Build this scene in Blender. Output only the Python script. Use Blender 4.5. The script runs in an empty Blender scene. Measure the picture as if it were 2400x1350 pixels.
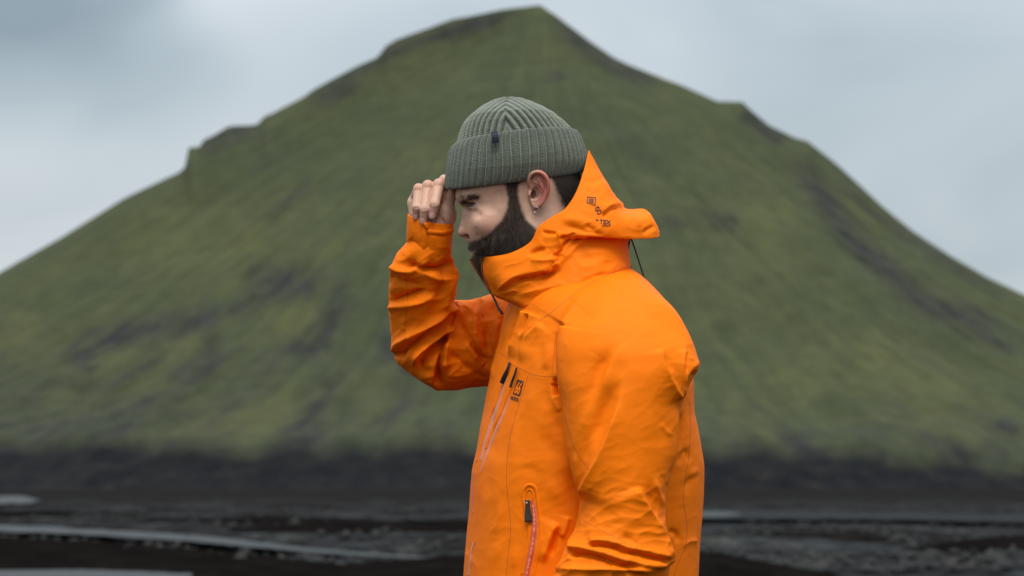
import bpy, bmesh, math, random
import numpy as np
from mathutils import Vector, Matrix
from mathutils.bvhtree import BVHTree

random.seed(7)
rng = np.random.default_rng(7)
scene = bpy.context.scene
C = scene.collection

# ------------------------------------------------------------------ camera
S = 0.00072                       # metres per photo pixel in the plane of the man's head (y = 0)
FPX = 85.0 / 36.0 * 2400.0        # focal length in photo pixels
PITCH = math.atan(465.0 / FPX)    # horizon sits at v = 1140
DCAM = FPX * S
HCAM = 1.17
cam_data = bpy.data.cameras.new('camera')
cam_data.lens = 85
cam_data.sensor_width = 36
cam_data.clip_start = 0.1
cam_data.clip_end = 6000
cam_data.dof.use_dof = True
cam_data.dof.focus_distance = DCAM - 0.08
cam_data.dof.aperture_fstop = 6.8
cam = bpy.data.objects.new('camera', cam_data)
cam.location = (0, -DCAM, HCAM)
cam.rotation_euler = (math.pi / 2 + PITCH, 0, 0)
C.objects.link(cam)
scene.camera = cam

# ------------------------------------------------------------------ world and sun
SUN_EL, SUN_AZ = math.radians(63), math.radians(174)   # azimuth clockwise from +Y (the view direction)
world = bpy.data.worlds.new('World')
scene.world = world
world.use_nodes = True
wn, wl = world.node_tree.nodes, world.node_tree.links
wn.clear()
w_out = wn.new('ShaderNodeOutputWorld')
w_bg = wn.new('ShaderNodeBackground')
w_bg.inputs['Strength'].default_value = 0.1
w_sky = wn.new('ShaderNodeTexSky')
w_sky.sky_type = 'NISHITA'
w_sky.sun_disc = False
w_sky.sun_elevation = SUN_EL
w_sky.sun_rotation = SUN_AZ
w_sky.air_density = 1.2
w_sky.dust_density = 2.0
w_tc = wn.new('ShaderNodeTexCoord')
w_map = wn.new('ShaderNodeMapping')
w_map.inputs['Scale'].default_value = (1.0, 1.0, 1.9)
w_map.inputs['Location'].default_value = (0.35, 0.1, 0.12)
w_n1 = wn.new('ShaderNodeTexNoise')
w_n1.inputs['Scale'].default_value = 5.0
w_n1.inputs['Detail'].default_value = 3.0
w_n1.inputs['Roughness'].default_value = 0.48
w_n1.inputs['Distortion'].default_value = 0.5
w_ramp = wn.new('ShaderNodeValToRGB')
w_ramp.color_ramp.elements.new(0.05).color = (2.7, 3.4, 3.95, 1)
w_ramp.color_ramp.elements[0].position = 0.05
w_ramp.color_ramp.elements[0].color = (2.7, 3.4, 3.95, 1)
w_ramp.color_ramp.elements[1].position = 0.36
w_ramp.color_ramp.elements[1].color = (4.45, 5.25, 5.75, 1)
w_ramp.color_ramp.elements[2].position = 0.60
w_ramp.color_ramp.elements[2].color = (6.85, 7.35, 7.8, 1)
w_mix = wn.new('ShaderNodeMix')
w_mix.data_type = 'RGBA'
w_mix.inputs['Factor'].default_value = 0.88
wl.new(w_tc.outputs['Generated'], w_map.inputs['Vector'])
wl.new(w_map.outputs['Vector'], w_n1.inputs['Vector'])
# brighter cloud to the left of the peak, a darker one high in the left corner
w_x = wn.new('ShaderNodeSeparateXYZ')
wl.new(w_tc.outputs['Generated'], w_x.inputs['Vector'])
w_left = wn.new('ShaderNodeMapRange')
for k_, v_ in (('From Min', -0.16), ('From Max', 0.02), ('To Min', 0.11), ('To Max', -0.035)):
    w_left.inputs[k_].default_value = v_
w_left.interpolation_type = 'SMOOTHSTEP'
wl.new(w_x.outputs['X'], w_left.inputs['Value'])
w_dist = wn.new('ShaderNodeVectorMath')
w_dist.operation = 'DISTANCE'
w_dist.inputs[1].default_value = (-0.215, 0.955, 0.20)
w_warp = wn.new('ShaderNodeVectorMath'); w_warp.operation = 'MULTIPLY_ADD'
w_warp.inputs[1].default_value = (0.14, 0.14, 0.10)
w_sub = wn.new('ShaderNodeVectorMath'); w_sub.operation = 'SUBTRACT'
w_sub.inputs[1].default_value = (0.5, 0.5, 0.5)
wl.new(w_n1.outputs['Color'], w_sub.inputs[0])
wl.new(w_sub.outputs['Vector'], w_warp.inputs[0])
wl.new(w_tc.outputs['Generated'], w_warp.inputs[2])
wl.new(w_warp.outputs['Vector'], w_dist.inputs[0])
w_dark = wn.new('ShaderNodeMapRange')
for k_, v_ in (('From Min', 0.02), ('From Max', 0.10), ('To Min', -0.55), ('To Max', 0.0)):
    w_dark.inputs[k_].default_value = v_
w_dark.interpolation_type = 'SMOOTHSTEP'
wl.new(w_dist.outputs['Value'], w_dark.inputs['Value'])
w_a1 = wn.new('ShaderNodeMath'); w_a2 = wn.new('ShaderNodeMath')
w_soft = wn.new('ShaderNodeMapRange')
for k_, v_ in (('From Min', 0.2), ('From Max', 0.8), ('To Min', 0.32), ('To Max', 0.66)):
    w_soft.inputs[k_].default_value = v_
wl.new(w_n1.outputs['Fac'], w_soft.inputs['Value'])
wl.new(w_soft.outputs['Result'], w_a1.inputs[0]); wl.new(w_left.outputs['Result'], w_a1.inputs[1])
wl.new(w_a1.outputs[0], w_a2.inputs[0]); wl.new(w_dark.outputs['Result'], w_a2.inputs[1])
wl.new(w_a2.outputs[0], w_ramp.inputs['Fac'])
wl.new(w_sky.outputs['Color'], w_mix.inputs['A'])
# an overcast sky is about three times as bright overhead as at the horizon
w_sep = wn.new('ShaderNodeSeparateXYZ')
wl.new(w_tc.outputs['Generated'], w_sep.inputs['Vector'])
w_mr = wn.new('ShaderNodeMapRange')
w_mr.inputs['From Min'].default_value = 0.12
w_mr.inputs['To Min'].default_value = 1.0
w_mr.inputs['To Max'].default_value = 2.4
wl.new(w_sep.outputs['Z'], w_mr.inputs['Value'])
w_vm = wn.new('ShaderNodeVectorMath')
w_vm.operation = 'SCALE'
wl.new(w_ramp.outputs['Color'], w_vm.inputs[0])
wl.new(w_mr.outputs['Result'], w_vm.inputs['Scale'])
wl.new(w_vm.outputs['Vector'], w_mix.inputs['B'])
wl.new(w_mix.outputs['Result'], w_bg.inputs['Color'])
wl.new(w_bg.outputs['Background'], w_out.inputs['Surface'])

sun_data = bpy.data.lights.new('sun', 'SUN')
sun_data.energy = 3.0
sun_data.angle = math.radians(32)
sun_data.color = (1.0, 0.965, 0.92)
sun = bpy.data.objects.new('sun', sun_data)
sd = Vector((math.sin(SUN_AZ) * math.cos(SUN_EL), math.cos(SUN_AZ) * math.cos(SUN_EL), math.sin(SUN_EL)))
sun.rotation_euler = sd.to_track_quat('Z', 'Y').to_euler()
sun.location = (0, 0, 60)
C.objects.link(sun)

scene.view_settings.view_transform = 'Standard'
scene.view_settings.look = 'None'
scene.view_settings.exposure = 0.0
scene.view_settings.gamma = 1.0
scene.view_settings.use_curve_mapping = False


# ------------------------------------------------------------------ helpers
def at(P):
    """photo pixel (u, v) and depth d (in the same pixel unit, away from the camera) -> metres"""
    P = np.atleast_2d(np.asarray(P, float))
    x = (P[:, 0] - 1200.0) / FPX
    yv = (675.0 - P[:, 1]) / FPX
    cp, sp = math.cos(PITCH), math.sin(PITCH)
    Y = cp - sp * yv
    Z = sp + cp * yv
    t = (P[:, 2] * S + DCAM) / Y
    return np.stack([t * x, -DCAM + t * Y, HCAM + t * Z], 1)


def ground_at(u, v, z=0.0):
    """where the ray of a pixel meets the level z"""
    x = (u - 1200.0) / FPX
    yv = (675.0 - v) / FPX
    cp, sp = math.cos(PITCH), math.sin(PITCH)
    Y, Z = cp - sp * yv, sp + cp * yv
    t = (z - HCAM) / Z
    return Vector((t * x, -DCAM + t * Y, z))


def uvw(P):
    """inverse of at() for the picture coordinates only"""
    P = np.asarray(P, float)
    cp, sp = math.cos(PITCH), math.sin(PITCH)
    y = P[:, 1] + DCAM
    z = P[:, 2] - HCAM
    fwd = cp * y + sp * z
    up = -sp * y + cp * z
    return 1200 + FPX * P[:, 0] / fwd, 675 - FPX * up / fwd


def link_mesh(name, V, F, mat=None, parent=None, smooth=True, F3=None):
    me = bpy.data.meshes.new(name)
    V = np.asarray(V, np.float32)
    faces = []
    loops, starts = [], []
    n = 0
    for A in (F, F3):
        if A is None or len(A) == 0:
            continue
        A = np.asarray(A, np.int32)
        k = A.shape[1]
        loops.append(A.ravel())
        starts.append(np.arange(len(A), dtype=np.int32) * k + n)
        n += A.size
    loops = np.concatenate(loops)
    starts = np.concatenate(starts)
    me.vertices.add(len(V))
    me.vertices.foreach_set('co', V.ravel())
    me.loops.add(len(loops))
    me.loops.foreach_set('vertex_index', loops)
    me.polygons.add(len(starts))
    me.polygons.foreach_set('loop_start', starts)
    me.update(calc_edges=True)
    me.validate()
    if smooth:
        me.polygons.foreach_set('use_smooth', np.ones(len(me.polygons), bool))
    o = bpy.data.objects.new(name, me)
    C.objects.link(o)
    if mat is not None:
        me.materials.append(mat)
    if parent is not None:
        o.parent = parent
    return o


def tag(o, label=None, cat=None, group=None, kind=None):
    if label: o['label'] = label
    if cat: o['category'] = cat
    if group: o['group'] = group
    if kind: o['kind'] = kind
    return o


def vattr(o, name, val):
    a = o.data.attributes.new(name, 'FLOAT', 'POINT')
    a.data.foreach_set('value', np.asarray(val, np.float32))


# ---- signed distance tools (all in pixel space u, v, d)
def smin(a, b, k):
    h = np.clip(0.5 + 0.5 * (b - a) / k, 0, 1)
    return b + (a - b) * h - k * h * (1 - h)


def smax(a, b, k):
    return -smin(-a, -b, k)


def cone(p, a, b, r1, r2):
    a, b = np.asarray(a, float), np.asarray(b, float)
    ab = b - a
    L2 = float(ab @ ab)
    t = np.clip(((p[0] - a[0]) * ab[0] + (p[1] - a[1]) * ab[1] + (p[2] - a[2]) * ab[2]) / L2, 0, 1)
    q = np.sqrt((p[0] - a[0] - t * ab[0]) ** 2 + (p[1] - a[1] - t * ab[1]) ** 2 + (p[2] - a[2] - t * ab[2]) ** 2)
    return q - (r1 + (r2 - r1) * t)


def chain(p, pts, rad, k=3.0):
    f = None
    for i in range(len(pts) - 1):
        g = cone(p, pts[i], pts[i + 1], rad[i], rad[i + 1])
        f = g if f is None else smin(f, g, k)
    return f


def ball(p, c, r):
    return np.sqrt((p[0] - c[0]) ** 2 + (p[1] - c[1]) ** 2 + (p[2] - c[2]) ** 2) - r


def ell(p, c, r, rot=0.0):
    """ellipsoid, rot = turn in the picture plane (degrees)"""
    x, y, z = p[0] - c[0], p[1] - c[1], p[2] - c[2]
    if rot:
        cr, sr = math.cos(math.radians(rot)), math.sin(math.radians(rot))
        x, y = cr * x + sr * y, -sr * x + cr * y
    k0 = np.sqrt((x / r[0]) ** 2 + (y / r[1]) ** 2 + (z / r[2]) ** 2)
    k1 = np.sqrt((x / r[0] ** 2) ** 2 + (y / r[1] ** 2) ** 2 + (z / r[2] ** 2) ** 2) + 1e-9
    return k0 * (k0 - 1.0) / k1


def tab_loft(p, table, axis=1, turn=0.0, n=2.0):
    """a stack of ellipses; table rows (w, lo, hi, dc, dh) along picture axis 1 (v) or 0 (u); cross axis limits lo/hi"""
    T = np.asarray(table, float)
    w = p[axis]
    x = p[1 - axis]
    lo = cint(w, T[:, 0], T[:, 1])
    hi = cint(w, T[:, 0], T[:, 2])
    dc = cint(w, T[:, 0], T[:, 3])
    dh = cint(w, T[:, 0], T[:, 4])
    c, a = (lo + hi) / 2, np.maximum((hi - lo) / 2, 2)
    x = x - c
    z = p[2] - dc
    if turn:
        ct, st = math.cos(turn), math.sin(turn)
        A = np.sqrt(np.maximum(a * a - (dh * st) ** 2, 400)) / ct
        x, z = -(x * ct + z * st), (-x * st + z * ct)
        a = A
    if n == 2.0:
        q = np.sqrt((x / a) ** 2 + (z / dh) ** 2)
    else:
        q = ((np.abs(x) / a) ** n + (np.abs(z) / dh) ** n) ** (1 / n)
    g = np.sqrt((x / a ** 2) ** 2 + (z / dh ** 2) ** 2) + 1e-6
    f = q * (q - 1) / g
    f = np.clip(f, -200, 400)
    return smax(f, np.maximum(T[0, 0] - w, w - T[-1, 0]), 6.0)


def cint(x, xs, ys):
    """smooth (Catmull-Rom like, monotone-limited) interpolation of a table"""
    xs, ys = np.asarray(xs, float), np.asarray(ys, float)
    h = np.diff(xs)
    dl = np.diff(ys) / h
    m = np.empty_like(ys)
    m[1:-1] = np.where(dl[:-1] * dl[1:] > 0, 2 * dl[:-1] * dl[1:] / (dl[:-1] + dl[1:] + 1e-12), 0.0)
    m[0], m[-1] = dl[0], dl[-1]
    xc = np.clip(x, xs[0], xs[-1])
    i = np.clip(np.searchsorted(xs, xc) - 1, 0, len(h) - 1)
    t = (xc - xs[i]) / h[i]
    t2, t3 = t * t, t * t * t
    return (2 * t3 - 3 * t2 + 1) * ys[i] + (t3 - 2 * t2 + t) * h[i] * m[i] + (-2 * t3 + 3 * t2) * ys[i + 1] + (t3 - t2) * h[i] * m[i + 1]


def mesh_sdf(f, lo, hi, h, smooth=1):
    """block-sparse sampling of f and naive surface nets; returns verts (u, v, d) and quads"""
    B = 6
    lo = np.asarray(lo, float)
    n = np.ceil((np.asarray(hi, float) - lo) / (h * B)).astype(int)
    N = n * B + 1
    g = [lo[i] + h * B * (np.arange(n[i]) + 0.5) for i in range(3)]
    cu, cv, cd = np.meshgrid(*g, indexing='ij')
    fc = f((cu.ravel(), cv.ravel(), cd.ravel())).reshape(n)
    F = np.repeat(np.repeat(np.repeat(np.where(fc < 0, -99.0, 99.0).astype(np.float32), B, 0), B, 1), B, 2)
    F = np.pad(F, ((0, 1),) * 3, mode='edge')
    near = np.argwhere(np.abs(fc) < h * B * 1.9)
    off = np.stack(np.meshgrid(*[np.arange(B + 1)] * 3, indexing='ij'), -1).reshape(-1, 3)
    step = max(1, 600000 // len(off))
    for s in range(0, len(near), step):
        idx = (near[s:s + step, None, :] * B + off[None]).reshape(-1, 3)
        P = lo + idx * h
        F[idx[:, 0], idx[:, 1], idx[:, 2]] = f((P[:, 0], P[:, 1], P[:, 2]))
    s = F < 0
    cnt = np.zeros(tuple(np.array(s.shape) - 1), np.int8)
    sl = (slice(None, -1), slice(1, None))
    for a in (0, 1):
        for b in (0, 1):
            for c in (0, 1):
                cnt += s[sl[a], sl[b], sl[c]]
    cells = np.argwhere((cnt > 0) & (cnt < 8))
    ids = np.full(cnt.shape, -1, np.int32)
    ids[cells[:, 0], cells[:, 1], cells[:, 2]] = np.arange(len(cells))
    acc = np.zeros((len(cells), 3))
    num = np.zeros(len(cells))
    corner = {}
    for a in (0, 1):
        for b in (0, 1):
            for c in (0, 1):
                corner[a, b, c] = F[cells[:, 0] + a, cells[:, 1] + b, cells[:, 2] + c].astype(float)
    for (a, b, c) in list(corner):
        for ax in range(3):
            o = [a, b, c]
            if o[ax] == 1:
                continue
            o2 = list(o)
            o2[ax] = 1
            fa, fb = corner[tuple(o)], corner[tuple(o2)]
            m = (fa < 0) != (fb < 0)
            t = np.where(m, fa / (fa - fb + 1e-12), 0)
            pos = np.tile(np.array(o, float), (len(cells), 1))
            pos[:, ax] = t
            acc += pos * m[:, None]
            num += m
    V = lo + (cells + acc / num[:, None]) * h
    quads = []
    for ax in range(3):
        A = [slice(1, -1)] * 3
        A[ax] = slice(0, None)
        s0 = [slice(None)] * 3
        s1 = [slice(None)] * 3
        s0[ax], s1[ax] = slice(None, -1), slice(1, None)
        x0, x1 = s[tuple(s0)], s[tuple(s1)]
        e = np.argwhere(x0 != x1)
        b, c = (ax + 1) % 3, (ax + 2) % 3
        e = e[(e[:, b] > 0) & (e[:, c] > 0) & (e[:, b] < s.shape[b] - 1) & (e[:, c] < s.shape[c] - 1)]
        inside = x0[e[:, 0], e[:, 1], e[:, 2]]

        def cell(db, dc):
            q = e.copy()
            q[:, b] += db
            q[:, c] += dc
            return ids[q[:, 0], q[:, 1], q[:, 2]]
        q = np.stack([cell(-1, -1), cell(0, -1), cell(0, 0), cell(-1, 0)], 1)
        q[~inside] = q[~inside][:, ::-1]
        quads.append(q)
    Q = np.concatenate(quads)
    Q = Q[(Q >= 0).all(1)]
    for _ in range(smooth):
        V = relax(V, Q, 0.5)
    return V, Q


def relax(V, Q, w):
    e = np.concatenate([Q[:, [0, 1]], Q[:, [1, 2]], Q[:, [2, 3]], Q[:, [3, 0]]])
    n = len(V)
    cnt = np.bincount(e.ravel(), minlength=n) + 1e-9
    out = np.empty_like(V)
    for i in range(3):
        out[:, i] = (np.bincount(e[:, 0], V[e[:, 1], i], n) + np.bincount(e[:, 1], V[e[:, 0], i], n)) / cnt
    return V + w * (out - V)


def normals(V, Q):
    a, b, c, d = V[Q[:, 0]], V[Q[:, 1]], V[Q[:, 2]], V[Q[:, -1]]
    fn = np.cross(c - a, d - b) if Q.shape[1] == 4 else np.cross(b - a, c - a)
    N = np.zeros_like(V)
    for i in range(3):
        for k in range(Q.shape[1]):
            N[:, i] += np.bincount(Q[:, k], fn[:, i], len(V))
    return N / (np.linalg.norm(N, axis=1)[:, None] + 1e-12)


def spline(pts, n):
    """resample a Catmull-Rom curve through pts at n points spaced evenly along it"""
    P = np.asarray(pts, float)
    if len(P) == 2:
        return P[0] + (P[1] - P[0]) * np.linspace(0, 1, n)[:, None]
    E = np.vstack([2 * P[0] - P[1], P, 2 * P[-1] - P[-2]])
    out = []
    for i in range(len(P) - 1):
        t = np.linspace(0, 1, 24, endpoint=False)[:, None]
        p0, p1, p2, p3 = E[i], E[i + 1], E[i + 2], E[i + 3]
        out.append(0.5 * (2 * p1 + (p2 - p0) * t + (2 * p0 - 5 * p1 + 4 * p2 - p3) * t ** 2 + (3 * p1 - p0 - 3 * p2 + p3) * t ** 3))
    D = np.vstack(out + [P[-1:]])
    L = np.concatenate([[0], np.cumsum(np.linalg.norm(np.diff(D, axis=0), axis=1))])
    x = np.linspace(0, L[-1], n)
    return np.stack([np.interp(x, L, D[:, i]) for i in range(D.shape[1])], 1)


_perm = rng.permutation(256)
_grad = rng.normal(size=(256, 3))
_grad /= np.linalg.norm(_grad, axis=1)[:, None]


def noise3(P):
    P = np.asarray(P, float)
    i = np.floor(P).astype(int)
    f = P - i
    u = f * f * f * (f * (f * 6 - 15) + 10)
    r = 0
    for a in (0, 1):
        for b in (0, 1):
            for c in (0, 1):
                h = _perm[(_perm[(_perm[(i[:, 0] + a) & 255] + i[:, 1] + b) & 255] + i[:, 2] + c) & 255]
                g = _grad[h]
                dot = g[:, 0] * (f[:, 0] - a) + g[:, 1] * (f[:, 1] - b) + g[:, 2] * (f[:, 2] - c)
                wt = (u[:, 0] if a else 1 - u[:, 0]) * (u[:, 1] if b else 1 - u[:, 1]) * (u[:, 2] if c else 1 - u[:, 2])
                r = r + dot * wt
    return r


def fbm(P, oct=4, lac=2.0, gain=0.5):
    r, a = 0, 1.0
    P = np.asarray(P, float)
    for k in range(oct):
        r = r + a * noise3(P + 17.3 * k)
        P = P * lac
        a *= gain
    return r


def stroke_field(U, Vv, pts, w1, w2=None, power=1.0, ends=(0.25, 0.25)):
    """value 0..1 of one sculpting stroke in picture coordinates; w1 is the fall-off on the left of its direction, w2 on the right"""
    if w2 is None: w2 = w1
    R = spline(pts, max(8, int(4 * len(pts))))
    m = max(w1, w2) * 4.5
    sel = np.nonzero((U > R[:, 0].min() - m) & (U < R[:, 0].max() + m) & (Vv > R[:, 1].min() - m) & (Vv < R[:, 1].max() + m))[0]
    out = np.zeros(len(U))
    if len(sel) == 0: return out
    x, y = U[sel], Vv[sel]
    L = np.concatenate([[0], np.cumsum(np.hypot(*np.diff(R, axis=0).T))])
    best = np.full(len(sel), 1e9)
    sgn = np.zeros(len(sel))
    tt = np.zeros(len(sel))
    for i in range(len(R) - 1):
        a, b = R[i], R[i + 1]
        ab = b - a
        l2 = ab @ ab + 1e-9
        t = ((x - a[0]) * ab[0] + (y - a[1]) * ab[1]) / l2
        tc = np.clip(t, 0, 1)
        dx, dy = x - a[0] - tc * ab[0], y - a[1] - tc * ab[1]
        q = np.hypot(dx, dy)
        mk = q < best
        best[mk] = q[mk]
        sgn[mk] = (ab[0] * dy - ab[1] * dx)[mk]      # > 0: right-hand side on screen (v down)
        tt[mk] = ((L[i] + tc * (L[i + 1] - L[i])) / L[-1])[mk]
    w = np.where(sgn > 0, w2, w1)
    if power == 1.0:
        prof = np.exp(-(np.sqrt(best * best + 2.0) - 1.414) / w)      # a crisp edge between two nearly flat panels
    else:
        prof = np.exp(-(best / w) ** power)
    e = np.ones(len(sel))
    if ends[0] > 0: e *= np.clip(tt / ends[0], 0, 1)
    if ends[1] > 0: e *= np.clip((1 - tt) / ends[1], 0, 1)
    e = e * e * (3 - 2 * e)
    out[sel] = prof * e
    return out


def sculpt(V, Q, strokes, mask=None, passes=1, fold=None):
    """move verts (u, v, d) along their normals by a list of strokes (pts, height, w1, w2, [ends], [tag])"""
    N = normals(V, Q)
    face = np.clip((-N[:, 2] + 0.25) / 0.5, 0, 1)
    face = face * face * (3 - 2 * face)
    disp = np.zeros(len(V))
    for st in strokes:
        pts, h, w1, w2 = st[:4]
        ends = st[4] if len(st) > 4 and st[4] is not None else (0.3, 0.3)
        f = stroke_field(V[:, 0], V[:, 1], pts, w1, w2, st[6] if len(st) > 6 else 1.0, ends=ends)
        if len(st) > 5 and st[5] and mask is not None:
            f = f * mask[st[5]]
        disp += h * f
    return V + N * (disp * face)[:, None]


def grid_faces(nu, nv, close=False):
    i, j = np.meshgrid(np.arange(nu - 1), np.arange(nv if close else nv - 1), indexing='ij')
    i, j = i.ravel(), j.ravel()
    j2 = (j + 1) % nv
    return np.stack([i * nv + j, i * nv + j2, (i + 1) * nv + j2, (i + 1) * nv + j], 1)


def tubes(paths, radii, sides=6):
    """closed tubes in metre space: list of (n,3) arrays and radii (scalar or per point)"""
    VV, FF = [], []
    base = 0
    for P, r in zip(paths, radii):
        P = np.asarray(P, float)
        n = len(P)
        r = np.broadcast_to(np.asarray(r, float), (n,))
        T = np.gradient(P, axis=0)
        T /= np.linalg.norm(T, axis=1)[:, None] + 1e-12
        ref = np.array([0.3, 0.2, 0.93])
        A = np.cross(T, ref)
        A /= np.linalg.norm(A, axis=1)[:, None] + 1e-12
        Bn = np.cross(T, A)
        ang = np.linspace(0, 2 * np.pi, sides, endpoint=False)
        ring = P[:, None] + r[:, None, None] * (np.cos(ang)[None, :, None] * A[:, None] + np.sin(ang)[None, :, None] * Bn[:, None])
        VV.append(ring.reshape(-1, 3))
        FF.append(grid_faces(n, sides, True)[:, ::-1] + base)
        c0, c1 = base + n * sides, base + n * sides + 1
        VV.append(P[[0, -1]])
        k = np.arange(sides)
        FF.append(np.stack([np.full(sides, c0), base + k, base + (k + 1) % sides, np.full(sides, c0)], 1))
        e = base + (n - 1) * sides
        FF.append(np.stack([np.full(sides, c1), e + (k + 1) % sides, e + k, np.full(sides, c1)], 1))
        base += n * sides + 2
    V = np.vstack(VV)
    F = np.vstack(FF)
    tri = F[:, 0] == F[:, 3]
    return V, F[~tri], F[tri][:, :3]


# ------------------------------------------------------------------ materials
def mat(name, color, rough=0.7, spec=0.3, sheen=0.0, metal=0.0):
    m = bpy.data.materials.new(name)
    m.use_nodes = True
    b = m.node_tree.nodes['Principled BSDF']
    b.inputs['Base Color'].default_value = (*color, 1)
    b.inputs['Roughness'].default_value = rough
    b.inputs['Specular IOR Level'].default_value = spec
    b.inputs['Metallic'].default_value = metal
    if sheen:
        b.inputs['Sheen Weight'].default_value = sheen
    return m, m.node_tree.nodes, m.node_tree.links, b


def noise_node(n, l, scale, detail=4, rough=0.55, vec=None, dist=0.0):
    t = n.new('ShaderNodeTexNoise')
    t.inputs['Scale'].default_value = scale
    t.inputs['Detail'].default_value = detail
    t.inputs['Roughness'].default_value = rough
    t.inputs['Distortion'].default_value = dist
    if vec is not None: l.new(vec, t.inputs['Vector'])
    return t


def ramp(n, l, src, stops):
    r = n.new('ShaderNodeValToRGB')
    e = r.color_ramp.elements
    while len(e) < len(stops): e.new(0.5)
    for k, (p, c) in enumerate(stops):
        e[k].position = p
        e[k].color = (*c, 1) if len(c) == 3 else c
    l.new(src, r.inputs['Fac'])
    return r


def mixc(n, l, fac, a, b, mode='MIX'):
    m = n.new('ShaderNodeMix')
    m.data_type = 'RGBA'
    m.blend_type = mode
    for key, val in (('Factor', fac), ('A', a), ('B', b)):
        if hasattr(val, 'is_linked') or hasattr(val, 'links'):
            l.new(val, m.inputs[key])
        elif key == 'Factor':
            m.inputs[key].default_value = val
        else:
            m.inputs[key].default_value = (*val, 1)
    return m.outputs['Result']


def attr(n, name):
    a = n.new('ShaderNodeAttribute')
    a.attribute_name = name
    return a.outputs['Fac']


def bump(n, l, b, src, strength, dist):
    k = n.new('ShaderNodeBump')
    k.inputs['Strength'].default_value = strength
    k.inputs['Distance'].default_value = dist
    l.new(src, k.inputs['Height'])
    prev = b.inputs['Normal']
    if prev.is_linked:
        l.new(prev.links[0].from_socket, k.inputs['Normal'])
    l.new(k.outputs['Normal'], b.inputs['Normal'])
    return k


def make_jacket_mat(name='orange_shell', base=(0.82, 0.166, 0.001)):
    m, n, l, b = mat(name, base, 0.62, 0.10, 0.0)
    tc = n.new('ShaderNodeTexCoord')
    big = noise_node(n, l, 9, 3, 0.5, tc.outputs['Object'])
    c = mixc(n, l, ramp(n, l, big.outputs['Fac'], [(0.3, (0, 0, 0)), (0.7, (1, 1, 1))]).outputs['Color'],
             tuple(x * 0.94 for x in base), tuple(min(1, x * 1.05) for x in base))
    l.new(c, b.inputs['Base Color'])
    fine = noise_node(n, l, 900, 2, 0.6, tc.outputs['Object'])
    bump(n, l, b, fine.outputs['Fac'], 0.12, 0.0004)
    wr = noise_node(n, l, 38, 5, 0.6, tc.outputs['Object'], 0.6)
    bump(n, l, b, wr.outputs['Fac'], 0.08, 0.0012)
    cr = noise_node(n, l, 170, 3, 0.6, tc.outputs['Object'], 1.2)
    bump(n, l, b, cr.outputs['Fac'], 0.16, 0.0009)
    return m


M = {}
M['jacket'] = make_jacket_mat()
M['seam'] = mat('seam_orange', (0.42, 0.085, 0.003), 0.7)[0]
M['tape'] = mat('zip_tape_pink', (0.64, 0.20, 0.105), 0.5, 0.3)[0]
M['tape_red'] = mat('zip_tape_red', (0.62, 0.10, 0.045), 0.45, 0.4)[0]
M['black'] = mat('black_rubber', (0.018, 0.017, 0.017), 0.5, 0.4)[0]
M['print'] = mat('brown_print', (0.07, 0.025, 0.012), 0.7)[0]
M['lining'] = mat('dark_lining', (0.35, 0.075, 0.006), 0.85)[0]
M['steel'] = mat('steel', (0.55, 0.54, 0.52), 0.3, 0.5, metal=1.0)[0]
M['navy'] = mat('navy_tab', (0.010, 0.014, 0.028), 0.7)[0]
M['trouser'] = mat('dark_trousers', (0.03, 0.032, 0.035), 0.8)[0]
M['boot'] = mat('boot_leather', (0.05, 0.03, 0.02), 0.6)[0]


# ------------------------------------------------------------------ terrain: mountain, plain, river, banks
DM = 1500.0          # distance of the summit


def plane_at(u, v, y):
    return at([[u, v, y / S]])[0]


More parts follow.
